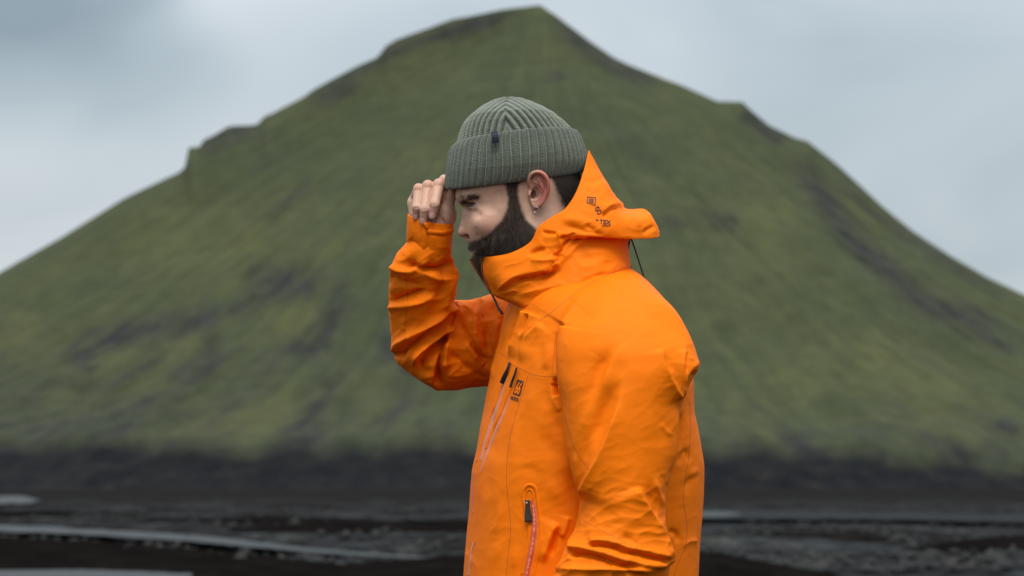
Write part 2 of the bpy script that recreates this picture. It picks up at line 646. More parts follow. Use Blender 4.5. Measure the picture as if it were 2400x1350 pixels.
def build_mountain():
    left = [(1265, 12), (1215, 18), (1180, 22), (1100, 38), (1060, 45), (1000, 68), (930, 92), (905, 108), (885, 135), (840, 155), (735, 212), (715, 228), (640, 268),
            (622, 274), (605, 294), (540, 297), (505, 318), (480, 330), (472, 345), (446, 348), (442, 388), (425, 405), (300, 465), (150, 560), (0, 646), (-400, 890), (-800, 1125)]
    right = [(1265, 12), (1280, 22), (1305, 48), (1345, 70), (1385, 100), (1440, 138), (1470, 152), (1520, 172), (1600, 203), (1680, 240), (1738, 241), (1760, 262), (1800, 296), (1860, 324), (1890, 332), (1960, 390),
             (2060, 485), (2130, 545), (2200, 592), (2300, 652), (2400, 700), (2800, 960), (3100, 1125)]
    zl = [(p[0], plane_at(p[0], p[1], DM)) for p in left]
    x0 = plane_at(1265, 12, DM)
    rl = np.array([x0[0] - p[1][0] for p in zl]); hl = np.array([p[1][2] for p in zl])
    zr = [plane_at(*p, DM) for p in right]
    rr = np.array([p[0] - x0[0] for p in zr]); hr = np.array([p[2] for p in zr])
    H0 = hl[0]
    front_r = np.array([0, 12, 60, 120, 220, 320, 400, 450, 480, 500, 560])
    front_h = np.array([1.0, 0.975, 0.84, 0.695, 0.462, 0.255, 0.128, 0.085, 0.03, 0.0, -0.01]) * H0
    na, nr = 640, 290
    # front half gets more columns
    th = np.concatenate([np.linspace(-math.pi, 0, 550, endpoint=False), np.linspace(0, math.pi, na - 550, endpoint=False)])
    rad = np.linspace(0, 1, nr) ** 1.0
    T, R = np.meshgrid(th, rad, indexing='ij')
    RR = R * 620.0
    c, s = np.cos(T), np.sin(T)
    wl_, wr_ = np.clip(-c, 0, 1) ** 14, np.clip(c, 0, 1) ** 14
    wf = np.clip(1 - wl_ - wr_, 0, 1)
    Hl = np.interp(RR, rl, hl); Hr = np.interp(RR, rr, hr); Hf = np.interp(RR, front_r, front_h)
    # the small crags belong to the skyline only; the slopes below them run smooth
    smooth_l = [(0, 1), (330, 0.925), (530, 0.80), (725, 0.70), (965, 0.55), (1265, 0.42), (1700, 0.21), (2070, 0.0)]
    kx = DM / FPX
    Hl_s = np.interp(RR, [a * kx for a, b in smooth_l], [b * H0 for a, b in smooth_l])
    smooth_r = [(0, 1), (115, 0.915), (255, 0.845), (475, 0.76), (695, 0.645), (935, 0.48), (1135, 0.385), (1500, 0.2), (1850, 0)]
    Hr_s = np.interp(RR, [a * kx for a, b in smooth_r], [b * H0 for a, b in smooth_r])
    near_sky = np.clip((np.abs(c) - 0.935) / 0.04, 0, 1)
    near_sky = near_sky * near_sky * (3 - 2 * near_sky)
    Hl = np.minimum(Hl, Hl_s * 1.03) * (1 - near_sky) + Hl * near_sky
    Hr = np.minimum(Hr, Hr_s * 1.03) * (1 - near_sky) + Hr * near_sky
    Hm = (wl_ * Hl + wr_ * Hr + wf * Hf)
    X, Y = x0[0] + RR * c, DM + RR * s
    P = np.stack([X.ravel(), Y.ravel(), Hm.ravel()], 1)
    # gullies run down the slope: noise that changes quickly round the hill and slowly along it
    tt, rr_ = T.ravel(), RR.ravel()
    env = np.clip((rr_ - 70) / 240, 0, 1) * np.clip((Hm.ravel() - 4) / 40, 0, 1)
    q = np.stack([tt * 7.0, rr_ / 170.0, np.zeros_like(tt)], 1)
    gul = np.abs(fbm(q + 3.1, 3)) * 1.0
    q2 = np.stack([tt * 22.0, rr_ / 110.0, np.ones_like(tt) * 4], 1)
    gul2 = fbm(q2, 3)
    silh = (1 - np.clip(np.abs(c), 0, 1) ** 10).ravel()
    dz = env * silh * (-15 * (0.45 - gul) + 4.0 * gul2)
    rough = fbm(P / 55.0, 4) * 4.0 + fbm(P / 14.0, 3) * 1.1
    P[:, 2] += dz + rough * np.clip(rr_ / 60, 0.10, 1) * (0.12 + 0.88 * silh)
    rim = np.clip((rr_ - 560) / 60, 0, 1)
    P[:, 2] = P[:, 2] * (1 - rim) - 2.0 * rim
    streak = fbm(np.stack([tt * 45, rr_ / 130.0, tt * 0 + 2], 1), 3) + 0.6 * fbm(np.stack([tt * 110, rr_ / 90.0, tt * 0 + 5], 1), 2)
    P[:, 2] += env * silh * 1.6 * streak
    F = grid_faces(na, nr)
    k = np.arange(nr - 1)
    wrap = np.stack([(na - 1) * nr + k, (na - 1) * nr + k + 1, k + 1, k], 1)
    F = np.vstack([F, wrap])[:, ::-1]
    # where the photograph shows bare scree and rock (map of the real ground cover, given as strokes)
    u, v = uvw(P)
    v0 = P[:, 1] < DM + 60
    scree = np.zeros(len(P))

    def add(pts, w, a=1.0, w2=None):
        nonlocal scree
        scree = np.maximum(scree, a * stroke_field(u, v, pts, w, w2, 2.0, ends=(0.2, 0.2)) * v0)
    add([(1240, 15), (1150, 50), (1000, 85), (900, 130), (800, 200), (700, 265)], 26, 0.85)
    add([(1290, 30), (1360, 100), (1450, 160), (1560, 200)], 22, 0.75)
    add([(620, 290), (530, 320), (455, 360)], 22, 0.75)
    add([(1300, 160), (1300, 195)], 26, 0.75)
    add([(1740, 245), (1790, 300), (1850, 330)], 24, 0.8)
    add([(1830, 335), (1900, 420), (1980, 530), (2080, 630), (2200, 720), (2400, 790)], 30, 1.0)
    add([(1930, 400), (2080, 520), (2260, 640), (2400, 720)], 16, 0.6)
    add([(1500, 540), (1600, 520), (1760, 520)], 24, 0.5)
    add([(740, 415), (680, 470), (610, 530)], 13, 0.55)
    add([(560, 650), (680, 665), (760, 680)], 42, 0.85)
    add([(500, 760), (600, 700), (720, 640), (780, 600)], 26, 0.7)
    add([(150, 775), (250, 790), (420, 760), (560, 740)], 34, 0.9)
    add([(160, 800), (200, 850), (230, 880)], 36, 0.95)
    add([(60, 880), (200, 905), (320, 880), (420, 820)], 22, 0.6)
    add([(480, 760), (500, 830), (440, 870), (380, 900)], 30, 0.75)
    add([(770, 620), (790, 700), (760, 790), (770, 860)], 36, 0.6)
    add([(660, 830), (730, 820), (760, 880), (770, 940)], 20, 0.75)
    add([(870, 820), (930, 810), (960, 850), (960, 900)], 34, 0.75)
    add([(20, 960), (160, 985), (320, 960), (430, 930), (520, 900)], 34, 0.7)
    add([(20, 1020), (200, 1010), (350, 990)], 30, 0.8)
    add([(640, 1030), (700, 1000), (735, 985)], 18, 1.0)
    add([(200, 1080), (300, 1050), (450, 1030)], 20, 0.6)
    add([(880, 1000), (960, 960), (1000, 1000), (1090, 1010)], 30, 0.5)
    add([(1640, 1000), (1700, 1040), (1760, 1050)], 24, 0.6)
    add([(2200, 750), (2300, 790), (2400, 830)], 18, 0.7)
    add([(2330, 990), (2400, 1010)], 20, 0.8)
    add([(2100, 1020), (2250, 1050), (2400, 1090)], 30, 0.6)
    add([(1780, 1000), (1900, 1060), (2000, 1090)], 30, 0.55)
    low = np.clip((v - 690) / 260, 0, 1) * np.clip((1150 - u) / 250, 0, 1) * 0.55 + np.clip((v - 900) / 200, 0, 1) * np.clip((u - 1350) / 250, 0, 1) * 0.5
    scree = np.maximum(scree, low * v0 * np.clip(0.75 + 1.1 * fbm(np.stack([tt * 18, rr_ / 90.0, tt * 0 + 4], 1), 4), 0, 1.3))
    rsh = fbm(np.stack([tt * 26, rr_ / 60.0, tt * 0 + 9], 1), 4)
    scree = np.clip(scree * (0.85 + 1.1 * rsh) + 0.45 * np.clip(rsh - 0.12, 0, 1), 0, 1)
    # dark rock at the foot
    foot_line = 1020 + 42 * fbm(np.stack([u / 160, u * 0, u * 0], 1), 4) + np.where(u > 1500, np.clip((u - 1600) / 800, 0, 1) * 45, 0)
    foot = np.clip((v - foot_line) / 50, 0, 1) * v0
    # bright moss
    moss = np.zeros(len(P))
    for pts, w, a in [([(420, 1020), (600, 980), (720, 940)], 40, 0.8), ([(60, 720), (40, 800), (20, 860)], 60, 0.7), ([(640, 780), (720, 740), (750, 720)], 34, 0.9),
                      ([(380, 830), (470, 780)], 28, 0.8), ([(250, 600), (480, 560), (640, 560)], 80, 0.5), ([(2000, 800), (2150, 900), (2250, 980)], 80, 0.6),
                      ([(1700, 600), (1800, 500), (1850, 450)], 90, 0.5), ([(950, 330), (1000, 420)], 80, 0.4), ([(860, 960), (900, 1000)], 40, 0.6),
                      ([(1680, 960), (1780, 990), (1800, 1060)], 40, 0.6), ([(2150, 960), (2300, 1060)], 50, 0.7), ([(1850, 850), (1900, 950)], 70, 0.5)]:
        moss = np.maximum(moss, 0.8 * a * stroke_field(u, v, pts, w, None, 2.0, ends=(0.15, 0.15)))
    m, n, l, b = mat('moss_and_scree', (0.07, 0.08, 0.04), 0.95, 0.1)
    tc = n.new('ShaderNodeTexCoord')
    big = noise_node(n, l, 0.012, 6, 0.6, tc.outputs['Object'], 0.4)
    fine = noise_node(n, l, 0.09, 6, 0.65, tc.outputs['Object'])
    g = ramp(n, l, big.outputs['Fac'], [(0.35, (0.043, 0.050, 0.027)), (0.5, (0.049, 0.057, 0.0275)), (0.68, (0.056, 0.063, 0.028))])
    g1 = mixc(n, l, attr(n, 'moss'), g.outputs['Color'], (0.072, 0.076, 0.032))
    s_ = ramp(n, l, fine.outputs['Fac'], [(0.35, (0.018, 0.020, 0.022)), (0.55, (0.027, 0.026, 0.027)), (0.7, (0.037, 0.036, 0.036))])
    g2 = mixc(n, l, attr(n, 'scree'), g1, s_.outputs['Color'])
    f_ = ramp(n, l, fine.outputs['Fac'], [(0.4, (0.0055, 0.0065, 0.0085)), (0.62, (0.011, 0.0105, 0.011)), (0.72, (0.020, 0.0175, 0.016))])
    g3 = mixc(n, l, attr(n, 'foot'), g2, f_.outputs['Color'])
    dk = mixc(n, l, ramp(n, l, fine.outputs['Fac'], [(0.3, (0, 0, 0)), (0.7, (1, 1, 1))]).outputs['Color'], (0.80, 0.80, 0.82), (1.12, 1.12, 1.08))
    g4 = mixc(n, l, 1.0, g3, dk, 'MULTIPLY')
    st_ = ramp(n, l, attr(n, 'streak'), [(0.15, (0.82, 0.83, 0.86)), (0.5, (0.99, 0.99, 0.99)), (0.85, (1.15, 1.14, 1.05))])
    g4 = mixc(n, l, 1.0, g4, st_.outputs['Color'], 'MULTIPLY')
    l.new(g4, b.inputs['Base Color'])
    bump(n, l, b, fine.outputs['Fac'], 0.4, 2.0)
    o = link_mesh('mountain', P, F, m)
    vattr(o, 'streak', np.clip(0.5 + 0.48 * streak, 0, 1)); vattr(o, 'scree', scree); vattr(o, 'foot', foot); vattr(o, 'moss', moss)
    tag(o, 'green mossy mountain with dark scree streaks rising behind the man', kind='structure')
    return o


mountain = build_mountain()


def build_plain():
    ys = np.concatenate([np.linspace(-60, 20, 12), np.geomspace(22, 6000, 150)])
    us = np.linspace(-1, 1, 160)
    Y, U = np.meshgrid(ys, us, indexing='ij')
    X = U * (60 + np.abs(Y) * 1.2)
    P = np.stack([X.ravel(), Y.ravel(), np.zeros(X.size)], 1)
    far = np.clip((P[:, 1] - 20) / 15, 0, 1) * np.clip((900 - P[:, 1]) / 300, 0, 1)
    P[:, 2] = far * (0.10 * fbm(np.stack([P[:, 0] / 9, P[:, 1] / 9, P[:, 0] * 0], 1), 3) - 0.02)
    m, n, l, b = mat('black_sand_plain', (0.05, 0.05, 0.05), 1.0, 0.0)
    tc = n.new('ShaderNodeTexCoord')
    mp = n.new('ShaderNodeMapping')
    mp.inputs['Scale'].default_value = (1.0, 0.22, 1.0)
    l.new(tc.outputs['Object'], mp.inputs['Vector'])
    a = noise_node(n, l, 0.30, 5, 0.6, mp.outputs['Vector'], 0.5)
    c = noise_node(n, l, 1.6, 5, 0.65, mp.outputs['Vector'])
    r1 = ramp(n, l, a.outputs['Fac'], [(0.36, (0.009, 0.008, 0.0075)), (0.48, (0.019, 0.0185, 0.018)), (0.58, (0.029, 0.032, 0.035)), (0.70, (0.048, 0.047, 0.038))])
    r2 = ramp(n, l, c.outputs['Fac'], [(0.35, (0.4, 0.4, 0.4)), (0.65, (1.5, 1.5, 1.5))])
    near_col = mixc(n, l, 1.0, r1.outputs['Color'], r2.outputs['Color'], 'MULTIPLY')
    # the far half of the plain is plain dark sand
    sep = n.new('ShaderNodeSeparateXYZ')
    l.new(tc.outputs['Object'], sep.inputs['Vector'])
    mr = n.new('ShaderNodeMapRange')
    mr.inputs['From Min'].default_value = 110
    mr.inputs['From Max'].default_value = 260
    l.new(sep.outputs['Y'], mr.inputs['Value'])
    dark = mixc(n, l, a.outputs['Fac'], (0.011, 0.0105, 0.0105), (0.019, 0.018, 0.0175))
    col = mixc(n, l, mr.outputs['Result'], near_col, dark)
    l.new(col, b.inputs['Base Color'])
    bump(n, l, b, c.outputs['Fac'], 0.5, 0.05)
    o = link_mesh('ground', P, grid_faces(len(ys), 160)[:, ::-1], m)
    return tag(o, kind='structure')


ground = build_plain()

mw, n_, l_, b_ = mat('river_water', (0.03, 0.034, 0.036), 0.45, 0.055)
tc_ = n_.new('ShaderNodeTexCoord')
nz_ = noise_node(n_, l_, 1.2, 4, 0.6, tc_.outputs['Object'])
bump(n_, l_, b_, nz_.outputs['Fac'], 0.25, 0.03)
M['water'] = mw
mb, n_, l_, b_ = mat('wet_dark_bank', (0.02, 0.018, 0.017), 1.0, 0.0)
tc_ = n_.new('ShaderNodeTexCoord')
nz_ = noise_node(n_, l_, 1.4, 6, 0.65, tc_.outputs['Object'])
l_.new(ramp(n_, l_, nz_.outputs['Fac'], [(0.35, (0.004, 0.0036, 0.0034)), (0.6, (0.008, 0.007, 0.0065)), (0.75, (0.018, 0.015, 0.012))]).outputs['Color'], b_.inputs['Base Color'])
bump(n_, l_, b_, nz_.outputs['Fac'], 0.7, 0.08)
M['bank'] = mb


M['silt'] = mat('wet_silt', (0.017, 0.019, 0.0205), 0.85, 0.03)[0]


def water_strip(name, top, bottom, z=0.14, m_=None):
    """a sheet of river between two picture edges, laid on the plain at level z"""
    n = 60
    k_ = np.arange(n)
    wa = 3.0 * fbm(np.stack([k_ / 4.0, k_ * 0 + top[0][1], k_ * 0], 1), 3)
    wb = 3.5 * fbm(np.stack([k_ / 3.0, k_ * 0 + bottom[0][1] + 7, k_ * 0], 1), 3)
    A = [ground_at(p[0], p[1] + e, z) for p, e in zip(spline(top, n), wa)]
    B = [ground_at(p[0], max(p[1] + e, q.y * 0 + p[1] - 4), z) for p, e, q in zip(spline(bottom, n), wb, A)]
    V = np.array([list(A[i].lerp(B[i], k / 4)) for i in range(n) for k in range(5)])
    o = link_mesh(name, V, grid_faces(n, 5), m_ or M['water'])
    return tag(o, kind='structure')


def bank(name, crest, width, height, drop=0.1, seed=0):
    """a low gravel bank: a ridge along a ground line, steep towards the camera"""
    n = 120
    L = spline(crest, n)
    k = 14
    V = []
    T = np.gradient(L[:, :2], axis=0)
    T /= np.linalg.norm(T, axis=1)[:, None]
    Nn = np.stack([T[:, 1], -T[:, 0]], 1)
    Nn[Nn[:, 1] > 0] *= -1             # towards the camera
    for i in range(n):
        e = min(1, i / 12, (n - 1 - i) / 12)
        for j in range(k):
            t = j / (k - 1)
            prof = math.sin(min(1, t / 0.22) * math.pi / 2) if t < 0.22 else (1 - ((t - 0.22) / 0.78) ** 1.6)
            p = L[i, :2] + Nn[i] * width * (t - 0.1)
            V.append([p[0], p[1], height * e * prof - drop * (1 - prof)])
    V = np.array(V)
    V[:, 2] += 0.05 * fbm(V / 0.9 + seed, 3)
    V[:, :2] += 0.15 * np.stack([fbm(V / 1.5 + 5 + seed, 2), fbm(V / 1.5 + 9 + seed, 2)], 1)
    o = link_mesh(name, V, grid_faces(n, k), M['bank'])
    return tag(o, kind='structure')


# braided river and its banks, far to near
water_strip('river', [(-300, 1162), (20, 1162), (60, 1165), (92, 1171)], [(-300, 1181), (20, 1181), (60, 1179), (92, 1175)])
water_strip('wet_silt', [(1560, 1192), (1800, 1194), (2100, 1200), (2460, 1206)], [(1560, 1216), (1800, 1217), (2100, 1219), (2460, 1226)], 0.13, M['silt'])
water_strip('river', [(1600, 1201), (1660, 1199), (1700, 1200), (1735, 1204)], [(1600, 1210), (1660, 1211), (1700, 1210), (1735, 1206)])
water_strip('river', [(-200, 1226), (60, 1233), (300, 1245), (500, 1258), (700, 1282), (900, 1298), (1120, 1312)],
            [(-200, 1240), (60, 1247), (300, 1258), (500, 1273), (700, 1291), (900, 1304), (1120, 1316)])
water_strip('river', [(-200, 1334), (100, 1334), (300, 1338), (450, 1345)], [(-200, 1372), (100, 1370), (300, 1366), (450, 1352)])
g0 = lambda u, v: list(ground_at(u, v, 0.15))
bank('gravel_bank', [g0(-200, 1248), g0(60, 1256), g0(300, 1268), g0(480, 1284), g0(700, 1303), g0(900, 1318), g0(1100, 1330)], 22, 0.20, seed=1)
bank('gravel_bank', [g0(1480, 1296), g0(1640, 1302), g0(1760, 1312), g0(1860, 1330), g0(1960, 1350)], 9, 0.28, seed=3)
bank('gravel_bank', [g0(520, 1210), g0(640, 1206), g0(760, 1212), g0(860, 1220)], 6, 0.10, seed=4)
bank('gravel_bank', [g0(900, 1226), g0(1000, 1222), g0(1120, 1226), g0(1200, 1230)], 9, 0.22, seed=5)
bank('gravel_bank', [g0(2140, 1272), g0(2260, 1262), g0(2420, 1254)], 9, 0.20, seed=6)
bank('gravel_bank', [g0(-40, 1198), g0(60, 1195), g0(160, 1201)], 9, 0.12, seed=7)


def build_gravel():
    n = 4200
    v = 1175 + 170 * rng.random(n) ** 0.8
    u = rng.uniform(-150, 2550, n)
    P = np.array([list(ground_at(a, b, 0.0)) for a, b in zip(u, v)])
    keep = fbm(np.stack([P[:, 0] / 4, P[:, 1] / 14, P[:, 0] * 0], 1), 2) > -0.05
    P = P[keep]
    base = np.array([[1, 0, 0], [0, 1, 0], [-1, 0, 0], [0, -1, 0], [0, 0, 1], [0, 0, -0.4]], float)
    tri = np.array([[0, 1, 4], [1, 2, 4], [2, 3, 4], [3, 0, 4], [1, 0, 5], [2, 1, 5], [3, 2, 5], [0, 3, 5]])
    m_ = len(P)
    sz = rng.gamma(2.2, 0.028, m_) + 0.02
    V = base[None] * sz[:, None, None] * rng.uniform(0.6, 1.4, (m_, 6, 3)) * np.array([1.3, 1.0, 0.6])
    a = rng.uniform(0, 6.28, m_)
    R = np.stack([np.stack([np.cos(a), -np.sin(a), a * 0], 1), np.stack([np.sin(a), np.cos(a), a * 0], 1), np.stack([a * 0, a * 0, a * 0 + 1], 1)], 1)
    V = np.einsum('nij,nkj->nki', R, V) + P[:, None] + np.array([0, 0, 0.03])
    F = tri[None] + 6 * np.arange(m_)[:, None, None]
    m, n, l, b = mat('gravel_stone', (0.12, 0.12, 0.12), 0.85)
    tc = n.new('ShaderNodeTexCoord')
    a_ = noise_node(n, l, 1.3, 3, 0.5, tc.outputs['Object'])
    l.new(ramp(n, l, a_.outputs['Fac'], [(0.35, (0.010, 0.011, 0.0125)), (0.5, (0.015, 0.015, 0.0145)), (0.66, (0.026, 0.0245, 0.020))]).outputs['Color'], b.inputs['Base Color'])
    o = link_mesh('gravel', V.reshape(-1, 3), None, m, smooth=False, F3=F.reshape(-1, 3))
    return tag(o, 'grey and tan gravel scattered over the dark river plain', 'gravel', kind='stuff')


build_gravel()


# ------------------------------------------------------------------ the man: body
def head_sdf(p):
    u, v, d = p
    ad = np.abs(d)
    q = (u, v, ad)                                   # left / right symmetric features
    f = ell(p, (1216, 388, 0), (132, 128, 98))
    f = smin(f, ell(p, (1284, 440, 0), (78, 78, 82)), 20)                  # back of the skull with its hair
    f = smin(f, ell(p, (1157, 432, 0), (90, 80, 80)), 30)
    f = smin(f, ell(p, (1168, 520, 0), (79, 96, 78), 8), 26)
    f = smin(f, ell(p, (1215, 500, 0), (70, 95, 84)), 30)
    f = smin(f, cone(q, (1085, 463, 6), (1103, 461, 50), 16, 15), 12)      # brow ridge
    f = smin(f, ball(q, (1137, 522, 58), 22), 28)                          # cheek bone
    f = smin(f, ell(p, (1158, 588, 0), (49, 44, 46)), 14)                  # mouth
    f = smin(f, ball(p, (1146, 622, 0), 26), 18)                           # chin
    f = smin(f, cone(q, (1243, 548, 72), (1158, 627, 12), 18, 15), 34)     # jaw
    f = smin(f, cone(p, (1278, 520, 0), (1300, 740, 0), 80, 88), 30)       # neck
    # nose
    f = smin(f, cone(p, (1093, 489, 0), (1089, 537, 0), 8, 12), 9)
    f = smin(f, ball(p, (1085.5, 543.5, 0), 12.5), 6)
    f = smin(f, ell(q, (1106, 545.5, 17), (14, 11, 9)), 5)
    f = smin(f, cone(q, (1096, 505, 6), (1104, 540, 12), 9, 11), 10)
    f = smin(f, cone(p, (1094, 556, 0), (1101, 562, 0), 4.5, 6), 5)
    f = smax(f, -ell(q, (1098, 554.5, 17), (13, 5.8, 14), 4), 1.0)       # nostril
    # eyes
    f = smax(f, -ell(q, (1094, 484, 38), (19, 11.5, 26)), 9)
    f = smin(f, ball(q, (1122, 480, 42), 20), 6)
    slit = ell(q, (1104, 479.5, 46), (14, 5.0, 24), -8)
    f = smax(f, -slit, 1.5)
    f = smin(f, cone(q, (1098, 473, 42), (1119, 475, 58), 3.4, 2.5), 2.5)
    f = smin(f, cone(q, (1101, 487, 46), (1117, 485, 57), 1.8, 1.6), 3)
    f = smax(f, -cone(q, (1104, 496, 62), (1122, 503, 74), 5, 4), 12)   # upper lid
    # lips
    f = smin(f, ell(p, (1109, 579, 0), (10, 6.5, 20)), 5)
    f = smin(f, ell(p, (1117, 597, 0), (9, 5.5, 18)), 5)
    f = smax(f, -ell(p, (1110, 588.5, 0), (18, 1.8, 30)), 2)
    # ears
    e = ear_sdf((u, v, ad))
    f = smin(f, e, 3.0)
    f = smax(f, -ell(q, (1249.5, 456, 86), (6.5, 10.5, 20), 8), 3)
    return f


def ear_sdf(q):
    u, v, w = q[0], q[1], q[2]
    # plate tilted outwards towards the back
    base = 88 + (u - 1243) * 0.46 + np.clip(440 - v, 0, 40) * 0.30
    plate = smax(ell((u, v, w), (1263, 442, 96), (25, 44, 60), 8), np.abs(w - base) - 3.2, 3)
    helix_p = [(1249, 447, 88), (1243, 437, 92), (1239, 424, 98), (1244, 410, 106), (1255, 403, 113), (1268, 404, 119), (1279, 413, 120), (1285, 428, 117),
               (1285, 444, 112), (1281, 458, 106), (1273, 470, 98), (1264, 481, 94)]
    sp = spline(helix_p, 34)
    hel = chain(q, sp, np.interp(np.arange(34), [0, 5, 20, 33], [2.8, 4.3, 4.5, 4.2]), 1.0)
    anti = chain(q, spline([(1262, 421, 107), (1269, 432, 108), (1272, 445, 106), (1269, 458, 99), (1262, 467, 95)], 16), np.full(16, 3.8), 1)
    anti2 = cone(q, (1252, 426, 100), (1268, 432, 106), 2.6, 3.6)
    trag = ell((u, v, w), (1243, 455, 92), (5.5, 8.5, 6), 8)
    atrag = ball(q, (1256, 468, 95), 5)
    lobe = ell((u, v, w), (1258, 480, 93), (10, 11.5, 5.2), 12)
    f = smin(plate, hel, 3)
    f = smin(f, anti, 3.5)
    f = smin(f, anti2, 3)
    f = smin(f, lobe, 5)
    f = smin(f, atrag, 4)
    f = smax(f, -ell((u, v, w), (1253, 453, 101), (11, 15, 18), 12), 3)   # concha bowl
    f = smax(f, -ell((u, v, w), (1258, 429, 113), (8, 4.5, 6), 25), 4)
    f = smax(f, -chain(q, spline([(1258, 412, 120), (1271, 421, 123), (1278.5, 434, 121), (1278, 449, 115), (1271, 463, 107)], 18), np.full(18, 2.3), 1), 2)
    f = smin(f, trag, 3.5)
    return f


FINGERS = {
    'little': ([(970, 470, 84), (981, 443, 46), (976, 486, 22), (975, 506, 30)], [13, 11.6, 10.2, 8.4]),
    'ring': ([(986, 455, 90), (1003, 436, 42), (995, 490, 12), (992, 516, 20)], [13.5, 12.6, 11.2, 9.4]),
    'middle': ([(1005, 448, 92), (1029, 433, 38), (1019, 478, 6), (1014, 503, 12)], [14, 13.2, 12.0, 10.0]),
    'index': ([(1020, 446, 90), (1041, 421, 60), (1058, 430, 72), (1072, 440, 80)], [13, 11.6, 10.0, 8.6]),
    'thumb': ([(1036, 515, 56), (1052, 492, 44), (1057, 462, 40), (1062, 438, 38)], [16, 13, 11.5, 9.0]),
}


def hand_sdf(p):
    f = None
    palm = None
    for (a, b, r1, r2) in [((1000, 548, 64), (972, 474, 78), 26, 16), ((1004, 548, 64), (988, 462, 82), 26, 17), ((1010, 548, 62), (1006, 458, 82), 26, 17),
                           ((1016, 546, 60), (1020, 456, 80), 24, 16)]:
        g = cone(p, a, b, r1, r2)
        palm = g if palm is None else smin(palm, g, 12)
    palm = smin(palm, ell(p, (1043, 503, 54), (29, 33, 24), 10), 14)
    palm = smin(palm, cone(p, (973, 478, 76), (986, 540, 66), 16, 20), 10)
    palm = smin(palm, ell(p, (1036, 468, 80), (26, 32, 17), 0), 8)
    palm = smin(palm, cone(p, (1008, 540, 62), (1006, 612, 96), 32, 28), 16)
    f = palm
    for name, (pts, rad) in FINGERS.items():
        P = spline(pts, 13)
        # keep the bends of the joints: mix of straight phalanges and the rounded curve
        g = chain(p, pts, rad, 2.5)
        if name in ('little', 'ring', 'middle'):
            for j in (1,):
                g = smin(g, ball(p, np.array(pts[j]) + np.array([0, -1.0, -1.5]), rad[j] * 1.02), 4)
        f = smin(f, g, 6.0 if name == 'thumb' else 3.0)
    return f


def torso_inner(p):
    f = tab_loft(p, [(690, 1200, 1450, 0, 110), (760, 1200, 1560, 0, 205), (900, 1190, 1590, 0, 235), (1100, 1150, 1600, 0, 215), (1400, 1140, 1590, 0, 205), (1700, 1150, 1600, 0, 215)], 1, 0.36)
    f = smin(f, cone(p, (1300, 680, 0), (1320, 800, 0), 85, 110), 30)
    f = smin(f, cone(p, (1470, 790, -235), (1470, 1150, -290), 72, 56), 30)
    f = smin(f, cone(p, (1470, 1150, -290), (1330, 1440, -300), 52, 40), 12)
    f = smin(f, cone(p, (1290, 775, 300), (1005, 835, 222), 52, 42), 30)
    f = smin(f, cone(p, (1005, 835, 222), (1006, 600, 96), 40, 27), 14)
    return f


hV, hQ = mesh_sdf(head_sdf, (1055, 225, -135), (1400, 745, 135), 2.0, 1)
kV, kQ = mesh_sdf(hand_sdf, (925, 400, -15), (1100, 650, 140), 1.7, 1)
hV = sculpt(hV, hQ, [
    ([(1110, 533), (1119, 540), (1120, 550), (1113, 557)], -1.3, 2.5, 3.5), ([(1119, 545), (1126, 557), (1130, 572)], -0.9, 4, 8),
    ([(1098, 492), (1110, 497), (1123, 493)], -1.0, 2.5, 3.5), ([(1094, 488), (1104, 504), (1118, 512)], -0.8, 6, 6), ([(1122, 478), (1132, 476)], -0.6, 1.5, 1.5), ([(1122, 482), (1132, 486)], -0.6, 1.5, 1.5),
    ([(1072, 450), (1095, 444), (1125, 443)], -0.5, 2.5, 2.5), ([(1098, 470), (1110, 467), (1122, 471)], -1.0, 2, 2),
    ([(1130, 500), (1150, 505), (1168, 500)], 1.4, 10, 10), ([(1165, 440), (1172, 460), (1176, 490)], -1.4, 9, 9), ([(1079, 520), (1084, 530)], 0.8, 4, 4)])
tV, tQ = mesh_sdf(torso_inner, (930, 640, -380), (1680, 1720, 420), 9.0, 1)
# knuckle creases on the fingers and palm lines
kN = normals(kV, kQ)
kV = sculpt(kV, kQ, [
    ([(966, 489), (984, 487)], -1.2, 1.6, 1.6), ([(984, 492), (1004, 490)], -1.2, 1.6, 1.6), ([(1007, 480), (1030, 477)], -1.2, 1.8, 1.8),
    ([(1008, 474), (1030, 471)], -0.8, 1.6, 1.6), ([(984, 487), (1004, 485)], -0.8, 1.6, 1.6),
    ([(968, 447), (990, 444)], -0.8, 2, 2), ([(992, 441), (1014, 437)], -0.8, 2, 2), ([(1016, 438), (1040, 433)], -0.8, 2, 2),
    ([(1024, 498), (1034, 515), (1050, 530)], -1.6, 3, 3), ([(1040, 490), (1036, 508), (1042, 526)], -1.4, 3, 3),
    ([(1052, 520), (1066, 512)], -1.2, 2, 2), ([(1050, 527), (1064, 520)], -1.2, 2, 2)])
V = np.vstack([hV, kV, tV])
Q = np.vstack([hQ, kQ + len(hV), tQ + len(hV) + len(kV)])

# ---- colour masks on the skin (beard stubble, flushed ear and knuckles)
BEARD = np.array([(1174, 405), (1240, 402), (1232, 424), (1219, 436), (1218, 456), (1226, 488), (1236, 512), (1256, 530), (1300, 600), (1250, 700), (1120, 700), (1098, 632), (1102, 612), (1108, 600),
                  (1106, 592), (1091, 586), (1094, 572), (1104, 563), (1122, 558), (1140, 549), (1156, 533), (1172, 514), (1184, 492), (1187, 464), (1181, 436)], float)
NAPE = np.array([(1288, 396), (1400, 380), (1400, 560), (1345, 540), (1326, 500), (1312, 470), (1298, 440), (1289, 420)], float)


